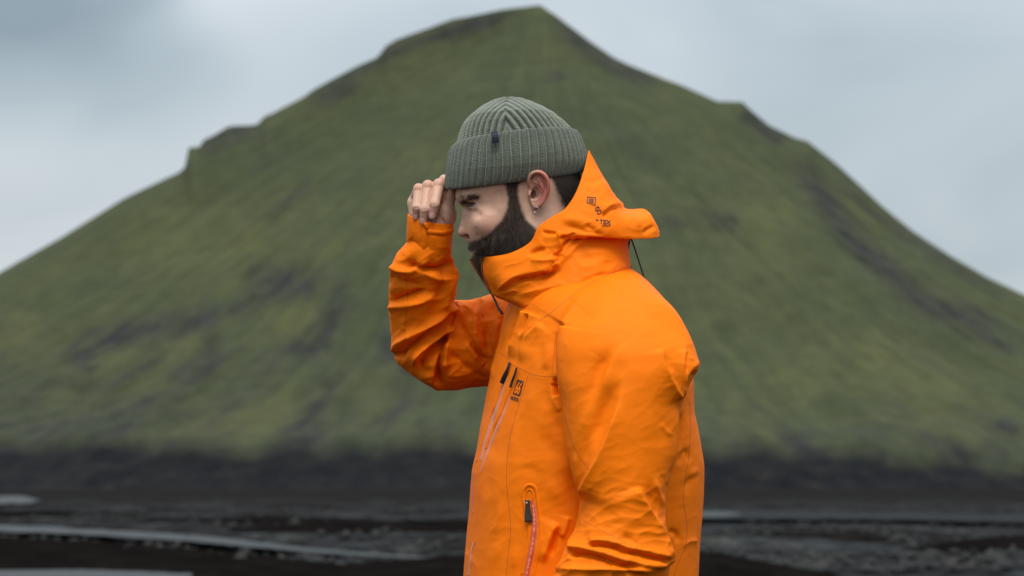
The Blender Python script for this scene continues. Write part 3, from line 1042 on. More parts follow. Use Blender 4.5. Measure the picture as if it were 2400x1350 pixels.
def poly_dist(U, W, poly):
    """signed distance to a picture polygon, negative inside"""
    best = np.full(len(U), 1e9)
    inside = np.zeros(len(U), bool)
    n = len(poly)
    for i in range(n):
        a, b = poly[i], poly[(i + 1) % n]
        ab = b - a
        t = np.clip(((U - a[0]) * ab[0] + (W - a[1]) * ab[1]) / (ab @ ab), 0, 1)
        best = np.minimum(best, np.hypot(U - a[0] - t * ab[0], W - a[1] - t * ab[1]))
        if a[1] != b[1]:
            c = (a[1] > W) != (b[1] > W)
            x = a[0] + (W - a[1]) / (b[1] - a[1]) * ab[0]
            inside ^= c & (U < x)
    return np.where(inside, -best, best)


nh = len(hV)
bd = np.minimum(poly_dist(hV[:, 0], hV[:, 1], BEARD) + 2.0 * fbm(hV / 6.0, 2), poly_dist(hV[:, 0], hV[:, 1], NAPE) + 3.0 * fbm(hV / 6.0, 2))
beard_m = np.zeros(len(V))
ear_here = ear_sdf((hV[:, 0], hV[:, 1], np.abs(hV[:, 2]))) < 2.5
beard_m[:nh] = np.clip((1.0 - bd) / 9.0, 0, 1) * ~ear_here * 0.97
beard_m[:nh] = np.maximum(beard_m[:nh], np.clip((16 - bd) / 22, 0, 1) * 0.16 * ~ear_here)
flush = np.zeros(len(V))
rim = ball((hV[:, 0], hV[:, 1], hV[:, 2] * 0), (1262, 445, 0), 0)
flush[:nh] = np.where(ear_here, np.clip(0.45 + (hV[:, 0] - 1256) / 24, 0.15, 1.25), 0)
flush[:nh] = np.maximum(flush[:nh], 0.40 * np.exp(-(np.hypot(hV[:, 0] - 1083, hV[:, 1] - 548) / 15) ** 2))
flush[:nh] = np.maximum(flush[:nh], 0.22 * np.exp(-(np.hypot(hV[:, 0] - 1140, hV[:, 1] - 518) / 24) ** 2))
lipm = np.zeros(len(V))
lipm[:nh] = np.clip(1 - np.minimum(ell((hV[:, 0], hV[:, 1], hV[:, 2]), (1110, 582, 0), (11, 5, 24)), ell((hV[:, 0], hV[:, 1], hV[:, 2]), (1117, 597, 0), (10, 6, 22))) / 3, 0, 1) * (hV[:, 0] < 1124)
kk = slice(nh, nh + len(kV))
tips = [FINGERS[n][0][3] for n in ('little', 'ring', 'middle')] + [FINGERS[n][0][1] for n in ('little', 'ring', 'middle')] + [FINGERS['thumb'][0][3]]
flush[kk] = np.max([0.55 * np.exp(-(np.linalg.norm(kV - np.array(t), axis=1) / 17) ** 2) for t in tips], 0)


def skin_material():
    m, n, l, b = mat('skin', (0.46, 0.265, 0.19), 0.5, 0.35)
    tc = n.new('ShaderNodeTexCoord')
    a = noise_node(n, l, 75, 6, 0.68, tc.outputs['Object'])
    c = mixc(n, l, a.outputs['Fac'], (0.45, 0.245, 0.16), (0.62, 0.39, 0.28))
    c = mixc(n, l, attr(n, 'flush'), c, (0.47, 0.155, 0.115))
    c = mixc(n, l, attr(n, 'lip'), c, (0.36, 0.14, 0.115))
    c = mixc(n, l, attr(n, 'hairy'), c, (0.020, 0.0125, 0.009))
    l.new(c, b.inputs['Base Color'])
    rr = n.new('ShaderNodeMapRange'); rr.inputs['To Min'].default_value = 0.5; rr.inputs['To Max'].default_value = 1.0
    l.new(attr(n, 'hairy'), rr.inputs['Value']); l.new(rr.outputs['Result'], b.inputs['Roughness'])
    b.inputs['Subsurface Weight'].default_value = 0.06
    b.inputs['Subsurface Radius'].default_value = (0.010, 0.004, 0.002)
    b.inputs['Subsurface Scale'].default_value = 0.5
    pores = noise_node(n, l, 1400, 3, 0.6, tc.outputs['Object'])
    bump(n, l, b, pores.outputs['Fac'], 0.25, 0.0004)
    bump(n, l, b, a.outputs['Fac'], 0.15, 0.0012)
    return m


M['skin'] = skin_material()
person = link_mesh('person', at(V), Q, M['skin'])
vattr(person, 'hairy', beard_m)
vattr(person, 'flush', flush)
vattr(person, 'lip', lipm)
tag(person, 'bearded man in an orange shell jacket and green beanie touching the brim of his hat', 'man')
skin_bvh = BVHTree.FromPolygons([tuple(x) for x in at(hV)], [tuple(int(i) for i in q) for q in hQ])


# ---- eyes
def build_eye(side):
    c = np.array([1122, 480, 42.0 * side])
    r = 17.6
    n1, n2 = 40, 28
    g = np.array([-0.90, 0.06, 0.40 * side]); g /= np.linalg.norm(g)     # gaze
    ax = np.cross(g, [0, 1, 0]); ax /= np.linalg.norm(ax)
    ay = np.cross(g, ax)
    V = []
    th = np.linspace(0, math.pi, n2)
    for t in th:
        for k in range(n1):
            a = 2 * math.pi * k / n1
            rr = r + 1.3 * math.exp(-(t / 0.42) ** 4)
            V.append(c + rr * (math.cos(t) * g + math.sin(t) * (math.cos(a) * ax + math.sin(a) * ay)))
    V = np.array(V)
    o = link_mesh('eye', at(V), grid_faces(n2, n1, True), M['eye'], person)
    vattr(o, 'polar', np.repeat(th, n1))
    return o


m, n, l, b = mat('eye', (0.7, 0.68, 0.66), 0.08, 0.6)
r_ = ramp(n, l, attr(n, 'polar'), [(0.0, (0.004, 0.004, 0.005)), (0.15, (0.004, 0.004, 0.005)), (0.18, (0.085, 0.11, 0.125)), (0.38, (0.06, 0.075, 0.085)), (0.42, (0.03, 0.035, 0.04)), (0.47, (0.36, 0.33, 0.31))])
l.new(r_.outputs['Color'], b.inputs['Base Color'])
M['eye'] = m
for s in (-1, 1): build_eye(s)

# ---- finger nails
M['nail'] = mat('nail', (0.55, 0.33, 0.28), 0.3, 0.45)[0]


def nail(c, axis, nor, half_l, half_w):
    c, axis, nor = np.array(c, float), np.array(axis, float), np.array(nor, float)
    axis /= np.linalg.norm(axis)
    nor -= axis * (nor @ axis); nor /= np.linalg.norm(nor)
    w = np.cross(axis, nor)
    V = []
    for i in np.linspace(-1, 1, 9):
        for j in np.linspace(-1, 1, 9):
            k = np.sqrt(max(0, 1 - 0.45 * abs(i) ** 3))
            V.append(c + axis * i * half_l + w * j * half_w * k + nor * (-(j ** 2) * half_w * 0.42 - 0.6 * max(0, abs(i)) ** 6 - 0.9 * max(abs(i), abs(j)) ** 8))
    link_mesh('fingernail', at(np.array(V)), grid_faces(9, 9), M['nail'], person)


for nm in ('little', 'ring', 'middle'):
    pts, rad = FINGERS[nm]
    a, b2 = np.array(pts[2], float), np.array(pts[3], float)
    ax = b2 - a
    nor = np.array([-0.15, 0.1, -1.0])
    r = rad[3]
    cc = b2 - 0.02 * ax
    nr_ = nor - ax * (nor @ ax) / (ax @ ax); nr_ /= np.linalg.norm(nr_)
    nail(cc + nr_ * (r + 0.7), ax, nor, r * 0.95, r * 0.74)


# ---- hair strands
def strands(name, roots, nrm, flow, length, radius, color_mat, curl=0.25, lift=0.5, segs=5, kind='stuff', seed=0, keep=None):
    """thin tapering three-sided strands, in metres"""
    g = np.random.default_rng(seed)
    n = len(roots)
    length = np.asarray(length)[:, None]
    rand = g.normal(size=(n, 3)) * curl
    P = [roots - nrm * 0.0012]
    dirv = flow + nrm * lift + rand
    dirv /= np.linalg.norm(dirv, axis=1)[:, None]
    ph = g.uniform(0, 6.28, n)
    for k in range(1, segs + 1):
        w = flow * (0.6 + 0.25 * k) + nrm * lift * (1 - 0.16 * k) + rand * (1 + 0.25 * np.sin(ph + k * 1.3))[:, None]
        w /= np.linalg.norm(w, axis=1)[:, None]
        dirv = 0.55 * dirv + 0.45 * w
        dirv /= np.linalg.norm(dirv, axis=1)[:, None]
        P.append(P[-1] + dirv * length / segs)
    P = np.stack(P, 1)                       # n, segs+1, 3
    if keep is not None:
        k_ = keep(P)
        P, nrm = P[k_], nrm[k_]
        n = len(P)
    T = np.gradient(P, axis=1)
    T /= np.linalg.norm(T, axis=2)[:, :, None] + 1e-12
    A = np.cross(T, nrm[:, None] + 0.01)
    A /= np.linalg.norm(A, axis=2)[:, :, None] + 1e-12
    B = np.cross(T, A)
    rad = radius * np.linspace(1, 0.18, segs + 1)
    ring = []
    for k in range(3):
        a = 2 * math.pi * k / 3
        ring.append(P + rad[None, :, None] * (math.cos(a) * A + math.sin(a) * B))
    R = np.stack(ring, 2)                    # n, s, 3, 3
    s = segs + 1
    base = (np.arange(n) * s * 3)[:, None, None, None]
    i = np.arange(segs)[None, :, None, None]
    k = np.arange(3)[None, None, :, None]
    corner = [(i * 3 + k), (i * 3 + (k + 1) % 3), ((i + 1) * 3 + (k + 1) % 3), ((i + 1) * 3 + k)]
    F = np.concatenate([np.broadcast_to(base + c, (n, segs, 3, 1)) for c in corner], 3).reshape(-1, 4)
    o = link_mesh(name, R.reshape(-1, 3), F, color_mat, person)
    cl = np.clip(0.5 + 1.5 * fbm(P[:, 0] / 0.0055, 2), 0, 1)
    vattr(o, 'shade', np.repeat(0.65 * cl + 0.35 * g.random(n) ** 1.5, s * 3))
    if kind: o['kind'] = kind
    return o


def hair_material(name, dark, light):
    m, n, l, b = mat(name, dark, 0.42, 0.35)
    c = mixc(n, l, ramp(n, l, attr(n, 'shade'), [(0.0, (0, 0, 0)), (1.0, (1, 1, 1))]).outputs['Color'], dark, light)
    l.new(c, b.inputs['Base Color'])
    return m


M['beard'] = hair_material('beard_hair', (0.016, 0.0105, 0.008), (0.16, 0.107, 0.077))
M['hair'] = hair_material('head_hair', (0.008, 0.006, 0.005), (0.030, 0.020, 0.014))

M['brow'] = hair_material('brow_hair', (0.014, 0.009, 0.007), (0.055, 0.036, 0.026))
hW = at(hV)
hNw = normals(hW, hQ)
tri_area = np.linalg.norm(np.cross(hW[hQ[:, 2]] - hW[hQ[:, 0]], hW[hQ[:, 3]] - hW[hQ[:, 1]]), axis=1)


def scatter(n, weight, seed):
    g = np.random.default_rng(seed)
    pr = tri_area * weight
    q = hQ[g.choice(len(hQ), n, p=pr / pr.sum())]
    a, b2 = g.random(n)[:, None], g.random(n)[:, None]
    mixq = lambda X: (X[q[:, 0]] * (1 - a) + X[q[:, 1]] * a) * (1 - b2) + (X[q[:, 3]] * (1 - a) + X[q[:, 2]] * a) * b2
    return mixq(hW), mixq(hNw), mixq(hV)


qc = hV[hQ].mean(1)
q_ear = ear_here[hQ].any(1)
qb = poly_dist(qc[:, 0], qc[:, 1], BEARD)
w_beard = np.clip(0.36 - qb / 11, 0.0, 1) * np.where((qc[:, 0] < 1165) & (qc[:, 1] > 594), 2.2, 1) * np.where(qc[:, 1] < 500, 1.7, 1) * ~q_ear * (qc[:, 1] < 690) * np.where(qc[:, 2] > 20, 0.35, 1.0)
lips = (ell((qc[:, 0], qc[:, 1], qc[:, 2]), (1117, 596, 0), (11, 4.5, 24)) < 1) | (np.abs(qc[:, 1] - 589.5) < 4.5) & (qc[:, 0] < 1127)
w_beard = w_beard * ~lips
R_, N_, U_ = scatter(26000, w_beard, 3)
side = np.sign(U_[:, 2])
fl = np.zeros((len(R_), 3))
# picture flow: down, a little forward on the cheek; on the moustache sideways and down
px = np.where(U_[:, 1] < 500, 0.05, 0.16)
mous = (U_[:, 1] < 588) & (U_[:, 0] < 1150) & (U_[:, 1] > 545)
fl[:, 0] = np.where(mous, -0.10, px - 0.25 * np.clip((U_[:, 1] - 590) / 60, 0, 1))
fl[:, 2] = -np.where(mous, 0.65, 1.0)
fl[:, 1] = np.where(mous, 0.5 * side, 0)
wv = np.stack([fbm(U_ / 9.0 + 3, 2), fbm(U_ / 9.0 + 31, 2), fbm(U_ / 9.0 + 57, 2)], 1)
fl = fl + 0.6 * wv
ln = np.interp(U_[:, 1], [420, 470, 520, 560, 600, 660], [0.006, 0.010, 0.017, 0.021, 0.027, 0.030]) * np.random.default_rng(4).uniform(0.6, 1.15, len(R_))
edge = np.clip(-poly_dist(U_[:, 0], U_[:, 1], BEARD) / 14, 0.35, 1)
ln = np.where(mous, 0.0125, ln) * edge
ln = np.where((U_[:, 0] < 1150) & (U_[:, 1] > 596), np.minimum(ln, 0.011), ln)


def inside_collar(P):
    """strands that would stick out through the front of the collar are tucked away"""
    u_, v_ = uvw(P.reshape(-1, 3))
    lim = np.interp(v_, [560, 600, 607, 645, 690], [1083, 1094, 1100, 1121, 1156])
    d_ = P.reshape(-1, 3)[:, 1] / S
    rim_v = np.interp(u_, [1132, 1155, 1200, 1243, 1262, 1295], [601, 601, 592, 567, 531, 508])
    shell = np.interp(u_, [1132, 1155, 1200, 1243, 1262], [-16, -56, -90, -104, -110])
    out = (v_ > rim_v + 1) & (d_ < shell) & (u_ > 1131)
    return ((u_ > lim) & ~out & (v_ < 684)).reshape(P.shape[:2]).all(1)


chin = (U_[:, 0] < 1150) & (U_[:, 1] > 596)
fl = fl * np.where(chin, 0.45, 1.0)[:, None]


strands('beard', R_, N_, fl, ln, 0.00016, M['beard'], curl=0.30, lift=0.42, segs=4, seed=5, keep=inside_collar)

qn = poly_dist(qc[:, 0], qc[:, 1], NAPE)
qs = poly_dist(qc[:, 0], qc[:, 1], np.array([(1176, 405), (1245, 400), (1236, 428), (1180, 432)], float))
w_h = (np.clip(0.5 - qn / 8, 0, 1) + np.clip(0.5 - qs / 5, 0, 1)) * ~q_ear * (qc[:, 1] < 560)
R_, N_, U_ = scatter(7000, w_h, 6)
fl = np.tile(np.array([0.30, 0.0, -1.0]), (len(R_), 1))
ln = np.interp(U_[:, 1], [400, 440, 520], [0.016, 0.012, 0.006]) * np.random.default_rng(8).uniform(0.6, 1.2, len(R_)) * np.clip(0.4 + (U_[:, 0] - 1295) / 40, 0.35, 1)
strands('hair', R_, N_, fl, ln, 0.00016, M['hair'], curl=0.35, lift=0.35, segs=4, seed=9)

EB = np.array([(1067, 478), (1069, 468), (1078, 459), (1090, 455), (1106, 455), (1122, 460), (1120, 464), (1105, 467.5), (1092, 471), (1081, 477), (1072, 481)], float)
w_e = np.clip(0.6 - poly_dist(qc[:, 0], qc[:, 1], EB) / 3, 0, 1) * np.where(qc[:, 0] < 1086, 2.2, 1)
for s_ in (-1, 1):
    R_, N_, U_ = scatter(2600, w_e * (np.sign(qc[:, 2]) == s_) * (np.abs(qc[:, 2]) > 7), 10 + s_)
    fl = np.stack([np.full(len(R_), 0.55), np.full(len(R_), 0.55 * s_), np.where(U_[:, 0] < 1080, 0.25, -0.10)], 1)
    strands('eyebrow', R_, N_, fl, np.full(len(R_), 0.0080), 0.00016, M['brow'], curl=0.22, lift=0.25, segs=4, seed=12 + s_)

# lashes
g = np.random.default_rng(20)
for s_ in (-1, 1):
    t = g.random(60)
    root = np.stack([1099 + 20 * t, 474 + 3 * t ** 2, s_ * (44 + 18 * t)], 1)
    R_ = at(root)
    fl = np.stack([np.full(60, -0.9), np.full(60, 0.25 * s_), np.full(60, -0.25)], 1)
    strands('eyelash', R_, np.tile([-0.6, 0.3 * s_, 0.2], (60, 1)), fl, np.full(60, 0.0075), 0.00014, M['hair'], curl=0.12, lift=0.15, segs=4, seed=22 + s_)

# ---- ear ring
t = np.linspace(0, 2 * np.pi, 40)
ringp = np.stack([1256.0 + 6.0 * np.cos(t), 491.5 + 6.6 * np.sin(t), -99 - 3.0 * np.cos(t + 0.6)], 1)
v_, f4, f3 = tubes([at(ringp)], [0.0006], 8)
link_mesh('earring', v_, f4, M['steel'], person, F3=f3)


# ------------------------------------------------------------------ jacket: body and sleeves in one mesh
T_TORSO = [(628, 1335, 1478, 0, 70), (650, 1270, 1506, 0, 130), (700, 1200, 1552, 0, 205), (740, 1187, 1582, 0, 240), (800, 1174, 1606, 0, 262), (850, 1161, 1622, 0, 270), (900, 1151, 1620, 0, 270),
           (960, 1139, 1622, 0, 266), (1000, 1131, 1630, 0, 262), (1050, 1123, 1639, 0, 258), (1100, 1112, 1645, 0, 254), (1150, 1107, 1644, 0, 252),
           (1200, 1104, 1641, 0, 250), (1270, 1098, 1636, 0, 250), (1350, 1092, 1632, 0, 250), (1450, 1088, 1625, 0, 250), (1492, 1088, 1622, 0, 250)]
T_NEAR = [(655, 1392, 1500, -130, 60), (700, 1350, 1556, -180, 92), (740, 1326, 1590, -214, 106), (770, 1313, 1604, -236, 113), (830, 1311, 1633, -262, 120), (855, 1312, 1638, -268, 120),
          (900, 1315, 1618, -278, 120), (960, 1318, 1594, -285, 116), (1040, 1325, 1586, -292, 112), (1120, 1345, 1570, -300, 108), (1170, 1358, 1558, -304, 106),
          (1230, 1350, 1560, -310, 106), (1290, 1322, 1569, -318, 106), (1330, 1306, 1570, -322, 104), (1370, 1290, 1560, -322, 98), (1410, 1285, 1530, -322, 90)]
T_FORE = [(530, 970, 1036, 66, 30), (560, 957, 1045, 76, 40), (575, 946, 1052, 82, 49), (590, 933, 1058, 88, 57), (610, 922, 1062, 96, 62), (640, 915, 1067, 110, 66), (680, 911, 1069, 132, 70), (710, 911, 1065, 150, 73), (760, 915, 1056, 176, 76),
          (800, 919, 1047, 196, 78), (840, 924, 1040, 212, 78), (872, 955, 1034, 220, 66), (905, 1005, 1030, 222, 40)]
T_UPPER = [(940, 806, 850, 214, 40), (960, 770, 868, 216, 62), (1000, 722, 897, 222, 80), (1027, 706, 916, 228, 85), (1063, 704, 915, 234, 90), (1090, 704, 911, 240, 94), (1120, 698, 908, 248, 98),
           (1150, 689, 905, 258, 102), (1200, 680, 905, 272, 108), (1290, 688, 900, 290, 110), (1330, 700, 880, 290, 100)]


def torso_sdf(p):
    return tab_loft(p, T_TORSO, 1, 0.36, 2.25)


def near_sdf(p):
    f = tab_loft(p, T_NEAR, 1)
    return smin(f, cone(p, (1440, 1370, -322), (1230, 1500, -285), 92, 74), 24)


def far_sdf(p):
    f = tab_loft(p, T_FORE, 1)
    return smin(f, tab_loft(p, T_UPPER, 0), 9)


def jacket_sdf(p):
    a, b, c = torso_sdf(p), near_sdf(p), far_sdf(p)
    k = np.interp(p[1], [690, 745, 800], [60, 22, 3]) * np.interp(p[0], [1320, 1420], [0.3, 1.0])
    f = smin(a, b, k)
    return smin(f, c, 14)


jV, jQ = mesh_sdf(jacket_sdf, (895, 520, -445), (1670, 1500, 425), 2.95, 1)
pj = (jV[:, 0], jV[:, 1], jV[:, 2])
fa, fb, fc = torso_sdf(pj), near_sdf(pj), far_sdf(pj)
sm = lambda x, w: np.clip(0.5 - x / w, 0, 1)
J = {'near': sm(fb - np.minimum(fa, fc), 8), 'torso': sm(fa - np.minimum(fb, fc), 8), 'far': sm(fc - np.minimum(fa, fb), 8)}
J['yoke'] = np.clip(J['near'] + J['torso'], 0, 1)

# gentle undulation of the cloth
jN = normals(jV, jQ)
jV = jV + jN * (1.4 * fbm(jV / np.array([120, 170, 120]) + 3.3, 2) + 0.15 * fbm(jV / 42.0 + 8, 2))[:, None]

E_LONG = (0.2, 0.35)
JF = [
    # (points, height, fall-off left of travel, fall-off right of travel, end tapers, panel, profile power)
    # --- near sleeve: raglan ridge, the tuck at the front and the drapes below the shoulder
    ([(1392, 673), (1350, 720), (1321, 764)], 6, 5, 24, (0.5, 0.05), 'yoke'),
    ([(1421, 719), (1380, 739), (1340, 770), (1324, 806)], -6, 14, 14, (0.4, 0.3), 'near', 2),
    ([(1321, 763), (1314, 817), (1314, 887), (1316, 953)], 6, 26, 3, (0.03, 0.4), 'near'),
    ([(1312, 768), (1306, 800), (1305, 880)], -16, 8, 8, (0.1, 0.2), 'torso', 2),
    ([(1459, 801), (1429, 828), (1408, 860), (1390, 905), (1368, 953), (1352, 1000)], -7.5, 18, 18, (0.35, 0.5), 'near', 2),
    ([(1474, 800), (1447, 830), (1426, 865), (1410, 905), (1390, 955)], 5, 24, 6, (0.3, 0.5), 'near'),
    ([(1461, 884), (1440, 905), (1420, 950), (1400, 1005), (1378, 1062)], -6.5, 17, 17, (0.35, 0.4), 'near', 2),
    ([(1466, 886), (1455, 925), (1446, 960), (1424, 1023), (1404, 1075), (1387, 1110), (1358, 1171)], 11, 50, 5, (0.4, 0.1), 'near'),
    ([(1382, 1000), (1370, 1060), (1362, 1112)], -7, 13, 13, None, 'near', 2),
    ([(1349, 1055), (1352, 1105), (1357, 1150)], 4, 3, 9, None, 'near'),
    ([(1380, 900), (1362, 950), (1350, 990)], 4, 14, 14, None, 'near', 2),
    ([(1547, 815), (1560, 860), (1583, 912), (1597, 937)], 4.5, 4, 16, (0.1, 0.1), 'near'),
    ([(1553, 822), (1572, 858), (1592, 882)], -5, 8, 8, None, 'near', 2),
    ([(1605, 816), (1604, 870), (1601, 935)], 4, 3, 9, (0.1, 0.15), 'near'),
    ([(1610, 822), (1609, 850), (1607, 880)], -7, 4, 4, None, None, 2),
    ([(1509, 727), (1557, 759), (1600, 812)], -6, 15, 15, None, 'yoke', 2),
    ([(1512, 688), (1568, 730), (1608, 785), (1632, 832)], 4, 12, 12, None, 'yoke', 2),
    ([(1638, 846), (1620, 868), (1604, 892), (1592, 930), (1590, 960)], 2.5, 6, 6, (0.03, 0.3), None),
    ([(1634, 866), (1616, 890), (1602, 915)], -8, 6, 6, None, None, 2),
    ([(1510, 900), (1520, 960), (1515, 1040)], 4, 26, 26, None, 'near', 2),
    ([(1545, 960), (1556, 1010), (1548, 1060)], -4, 14, 14, None, 'near', 2),
    ([(1545, 990), (1565, 1015), (1578, 1020)], 3, 7, 7, None, 'near'),
    ([(1588, 940), (1583, 990), (1584, 1040), (1572, 1110)], 4, 3, 10, None, 'near'),
    # V shaped pocket of cloth above the elbow
    ([(1491, 1140), (1500, 1165), (1526, 1211), (1549, 1252), (1572, 1327)], 9.5, 5, 34, (0.08, 0.06), 'near'),
    ([(1513, 1126), (1523, 1158), (1538, 1200), (1553, 1242)], -10, 12, 12, (0.06, 0.3), 'near', 2),
    ([(1531, 1120), (1544, 1160), (1556, 1195)], 5, 8, 5, None, 'near'),
    ([(1430, 1185), (1470, 1212), (1520, 1242)], 3, 20, 16, None, 'near', 2),
    ([(1455, 1258), (1475, 1266), (1497, 1284)], -4, 7, 7, None, 'near', 2),
    # bunched elbow
    ([(1376, 1275), (1404, 1269), (1439, 1274), (1468, 1285), (1511, 1294), (1566, 1312)], 6, 16, 4, (0.1, 0.1), 'near'),
    ([(1376, 1282), (1404, 1278), (1439, 1283), (1465, 1294), (1511, 1303), (1564, 1319)], -8, 6, 6, (0.1, 0.1), 'near', 2),
    ([(1330, 1290), (1350, 1286), (1395, 1294), (1459, 1313), (1525, 1326), (1569, 1330)], 8, 16, 5, (0.05, 0.1), 'near'),
    ([(1332, 1299), (1360, 1297), (1400, 1305), (1450, 1322), (1500, 1331)], -11, 7, 7, (0.1, 0.2), 'near', 2),
    ([(1305, 1336), (1328, 1316), (1350, 1302)], 6, 5, 5, (0.05, 0.3), 'near'),
    ([(1309, 1335), (1380, 1335), (1459, 1334), (1554, 1339)], 8, 5, 14, (0.1, 0.2), 'near'),
    ([(1410, 1304), (1437, 1322), (1460, 1320), (1478, 1312)], 6, 5, 5, None, 'near'),
    ([(1460, 1338), (1480, 1342), (1510, 1350)], -8, 5, 5, None, 'near', 2),
    # --- front of the jacket under the collar
    ([(1208, 728), (1190, 775), (1178, 825)], 6, 9, 9, (0.05, 0.4), 'torso', 2),
    ([(1232, 729), (1209, 793), (1193, 842)], 9, 15, 4, (0.03, 0.3), 'torso'),
    ([(1221, 732), (1203, 785), (1189, 825)], -10, 7, 7, (0.03, 0.4), 'torso', 2),
    ([(1249, 736), (1235, 775), (1222, 802)], 7, 12, 4, (0.03, 0.4), 'torso'),
    ([(1242, 738), (1232, 768), (1222, 790)], -9, 5, 5, (0.03, 0.4), 'torso', 2),
    ([(1272, 757), (1240, 791), (1227, 820), (1217, 853)], 5, 20, 3, (0.1, 0.3), 'torso'),
    ([(1276, 800), (1266, 835), (1262, 870)], -3, 8, 8, None, 'torso', 2),
    ([(1292, 800), (1284, 835), (1278, 872)], 3, 6, 6, None, 'torso'),
    ([(1297, 897), (1301, 910), (1304, 930)], -20, 5, 5, (0.1, 0.2), 'torso', 2),
    ([(1294, 893), (1311, 891)], -12, 4, 4, (0.2, 0), 'torso', 2),
    ([(1313, 904), (1306, 925), (1299, 938), (1313, 964)], 4, 6, 6, (0.1, 0.1), 'torso'),
    # chest panel
    ([(1240, 985), (1270, 1020), (1300, 1056), (1336, 1094)], -5, 24, 24, None, 'torso', 2),
    ([(1296, 950), (1308, 1000), (1318, 1050)], -5, 12, 12, None, 'torso', 2),
    ([(1200, 1120), (1232, 1100), (1280, 1116)], -3, 12, 12, (0.45, 0.45), 'torso', 2),
    ([(1318, 1088), (1342, 1140), (1346, 1196)], -9, 16, 16, None, 'torso', 2),
    ([(1276, 1120), (1300, 1150), (1312, 1190)], 5, 16, 16, None, 'torso', 2),
    ([(1308, 1224), (1290, 1266), (1272, 1324)], 9, 4, 16, (0.15, 0.3), 'torso'),
    ([(1316, 1230), (1300, 1270), (1290, 1310)], -7, 7, 7, None, 'torso', 2),
    ([(1333, 1211), (1325, 1240), (1314, 1262)], 8, 5, 9, (0.1, 0.2), 'torso'),
    ([(1142, 1244), (1160, 1238), (1170, 1210), (1178, 1170)], 2.5, 5, 14, (0.3, 0.4), 'torso'),
    ([(1216, 975), (1204, 1035), (1198, 1100)], 4, 11, 11, None, 'torso', 2),
    ([(1250, 890), (1246, 940), (1230, 990)], 4, 14, 14, None, 'torso', 2),
    ([(1276, 890), (1280, 930), (1276, 970)], -4, 10, 10, None, 'torso', 2),
    ([(1146, 980), (1134, 1040), (1124, 1100)], 3, 8, 8, None, 'torso', 2),
    ([(1150, 1060), (1142, 1120), (1146, 1180)], -4, 12, 12, None, 'torso', 2),
    ([(1190, 1262), (1168, 1290), (1150, 1335)], 4, 12, 12, None, 'torso', 2),
    ([(1216, 1270), (1206, 1310), (1204, 1345)], 4, 9, 9, None, 'torso', 2),
    # back panel behind the arm
    ([(1590, 1096), (1600, 1066), (1610, 1060), (1614, 1090)], -4, 7, 7, None, 'torso', 2),
    ([(1644, 1099), (1626, 1108), (1613, 1128)], 4, 8, 8, (0.02, 0.5), 'torso', 2),
    ([(1641, 1108), (1616, 1126), (1602, 1166)], -6, 9, 9, None, 'torso', 2),
    ([(1562, 1246), (1584, 1250), (1591, 1275)], -5, 7, 7, None, 'torso', 2),
    ([(1633, 1267), (1612, 1270), (1598, 1284)], 3.5, 5, 5, (0.03, 0.4), 'torso'),
    ([(1596, 960), (1596, 1010), (1590, 1060)], -7, 6, 6, None, 'torso', 2),
    # --- raised sleeve, forearm
    ([(915, 622), (940, 634), (975, 630), (1010, 606)], 9, 9, 8, (0.1, 0.3), 'far'),
    ([(950, 640), (965, 625), (1000, 632), (1040, 630), (1062, 610)], -13, 8, 7, (0.2, 0.15), 'far'),
    ([(968, 632), (1000, 640), (1035, 655), (1066, 648)], 7, 6, 8, None, 'far'),
    ([(913, 645), (945, 660), (1000, 672)], -5, 8, 14, (0.1, 0.4), 'far'),
    ([(912, 706), (940, 700), (985, 685), (1010, 668)], -12, 9, 9, (0.05, 0.4), 'far'),
    ([(912, 718), (945, 715), (990, 705), (1030, 680)], 8, 7, 12, (0.05, 0.4), 'far'),
    ([(1062, 600), (1066, 640), (1050, 690), (1034, 730)], 6, 7, 8, None, 'far'),
    ([(1050, 620), (1036, 665), (1026, 705)], -7, 8, 7, None, 'far'),
    # folds that run down into the elbow
    ([(1064, 705), (1035, 740), (990, 770), (940, 800), (922, 835)], 9, 12, 8, (0.1, 0.1), 'far'),
    ([(1062, 722), (1036, 758), (995, 790), (950, 820), (928, 842)], -13, 7, 8, (0.1, 0.1), 'far'),
    ([(1056, 760), (1020, 790), (985, 820), (965, 860)], 9, 8, 9, (0.1, 0.2), 'far'),
    ([(1050, 785), (1020, 815), (995, 845), (985, 880)], -12, 7, 8, (0.1, 0.2), 'far'),
    ([(1048, 800), (1026, 835), (1012, 870), (1012, 905)], 9, 6, 8, (0.1, 0.15), 'far'),
    ([(1052, 770), (1040, 800), (1029, 850), (1027, 912)], -16, 5, 6, (0.1, 0.1), 'far'),
    ([(1000, 800), (978, 830), (968, 850)], 5, 6, 6, None, 'far'),
    # upper arm of the raised sleeve
    ([(1068, 712), (1062, 745), (1052, 790), (1044, 840), (1040, 890)], 8, 6, 14, (0.1, 0.2), 'far'),
    ([(1066, 715), (1090, 722), (1112, 735), (1100, 765), (1085, 760)], 6, 8, 7, None, 'far'),
    ([(1076, 735), (1088, 765), (1108, 800), (1130, 840), (1152, 868)], -8, 7, 8, (0.15, 0.2), 'far'),
    ([(1118, 700), (1112, 730), (1104, 758)], -10, 6, 6, (0.15, 0.2), 'far'),
    ([(1130, 698), (1122, 730), (1112, 770), (1120, 810), (1140, 835)], 8, 7, 7, (0.1, 0.2), 'far'),
    ([(1150, 705), (1160, 730), (1172, 760)], -6, 8, 8, None, 'far'),
    ([(1136, 760), (1142, 800), (1146, 832)], -9, 5, 6, None, 'far'),
    ([(1092, 800), (1112, 832), (1138, 858)], 9, 6, 6, (0.2, 0.1), 'far'),
    ([(1100, 800), (1120, 825), (1142, 850)], -9, 4, 5, (0.2, 0.1), 'far'),
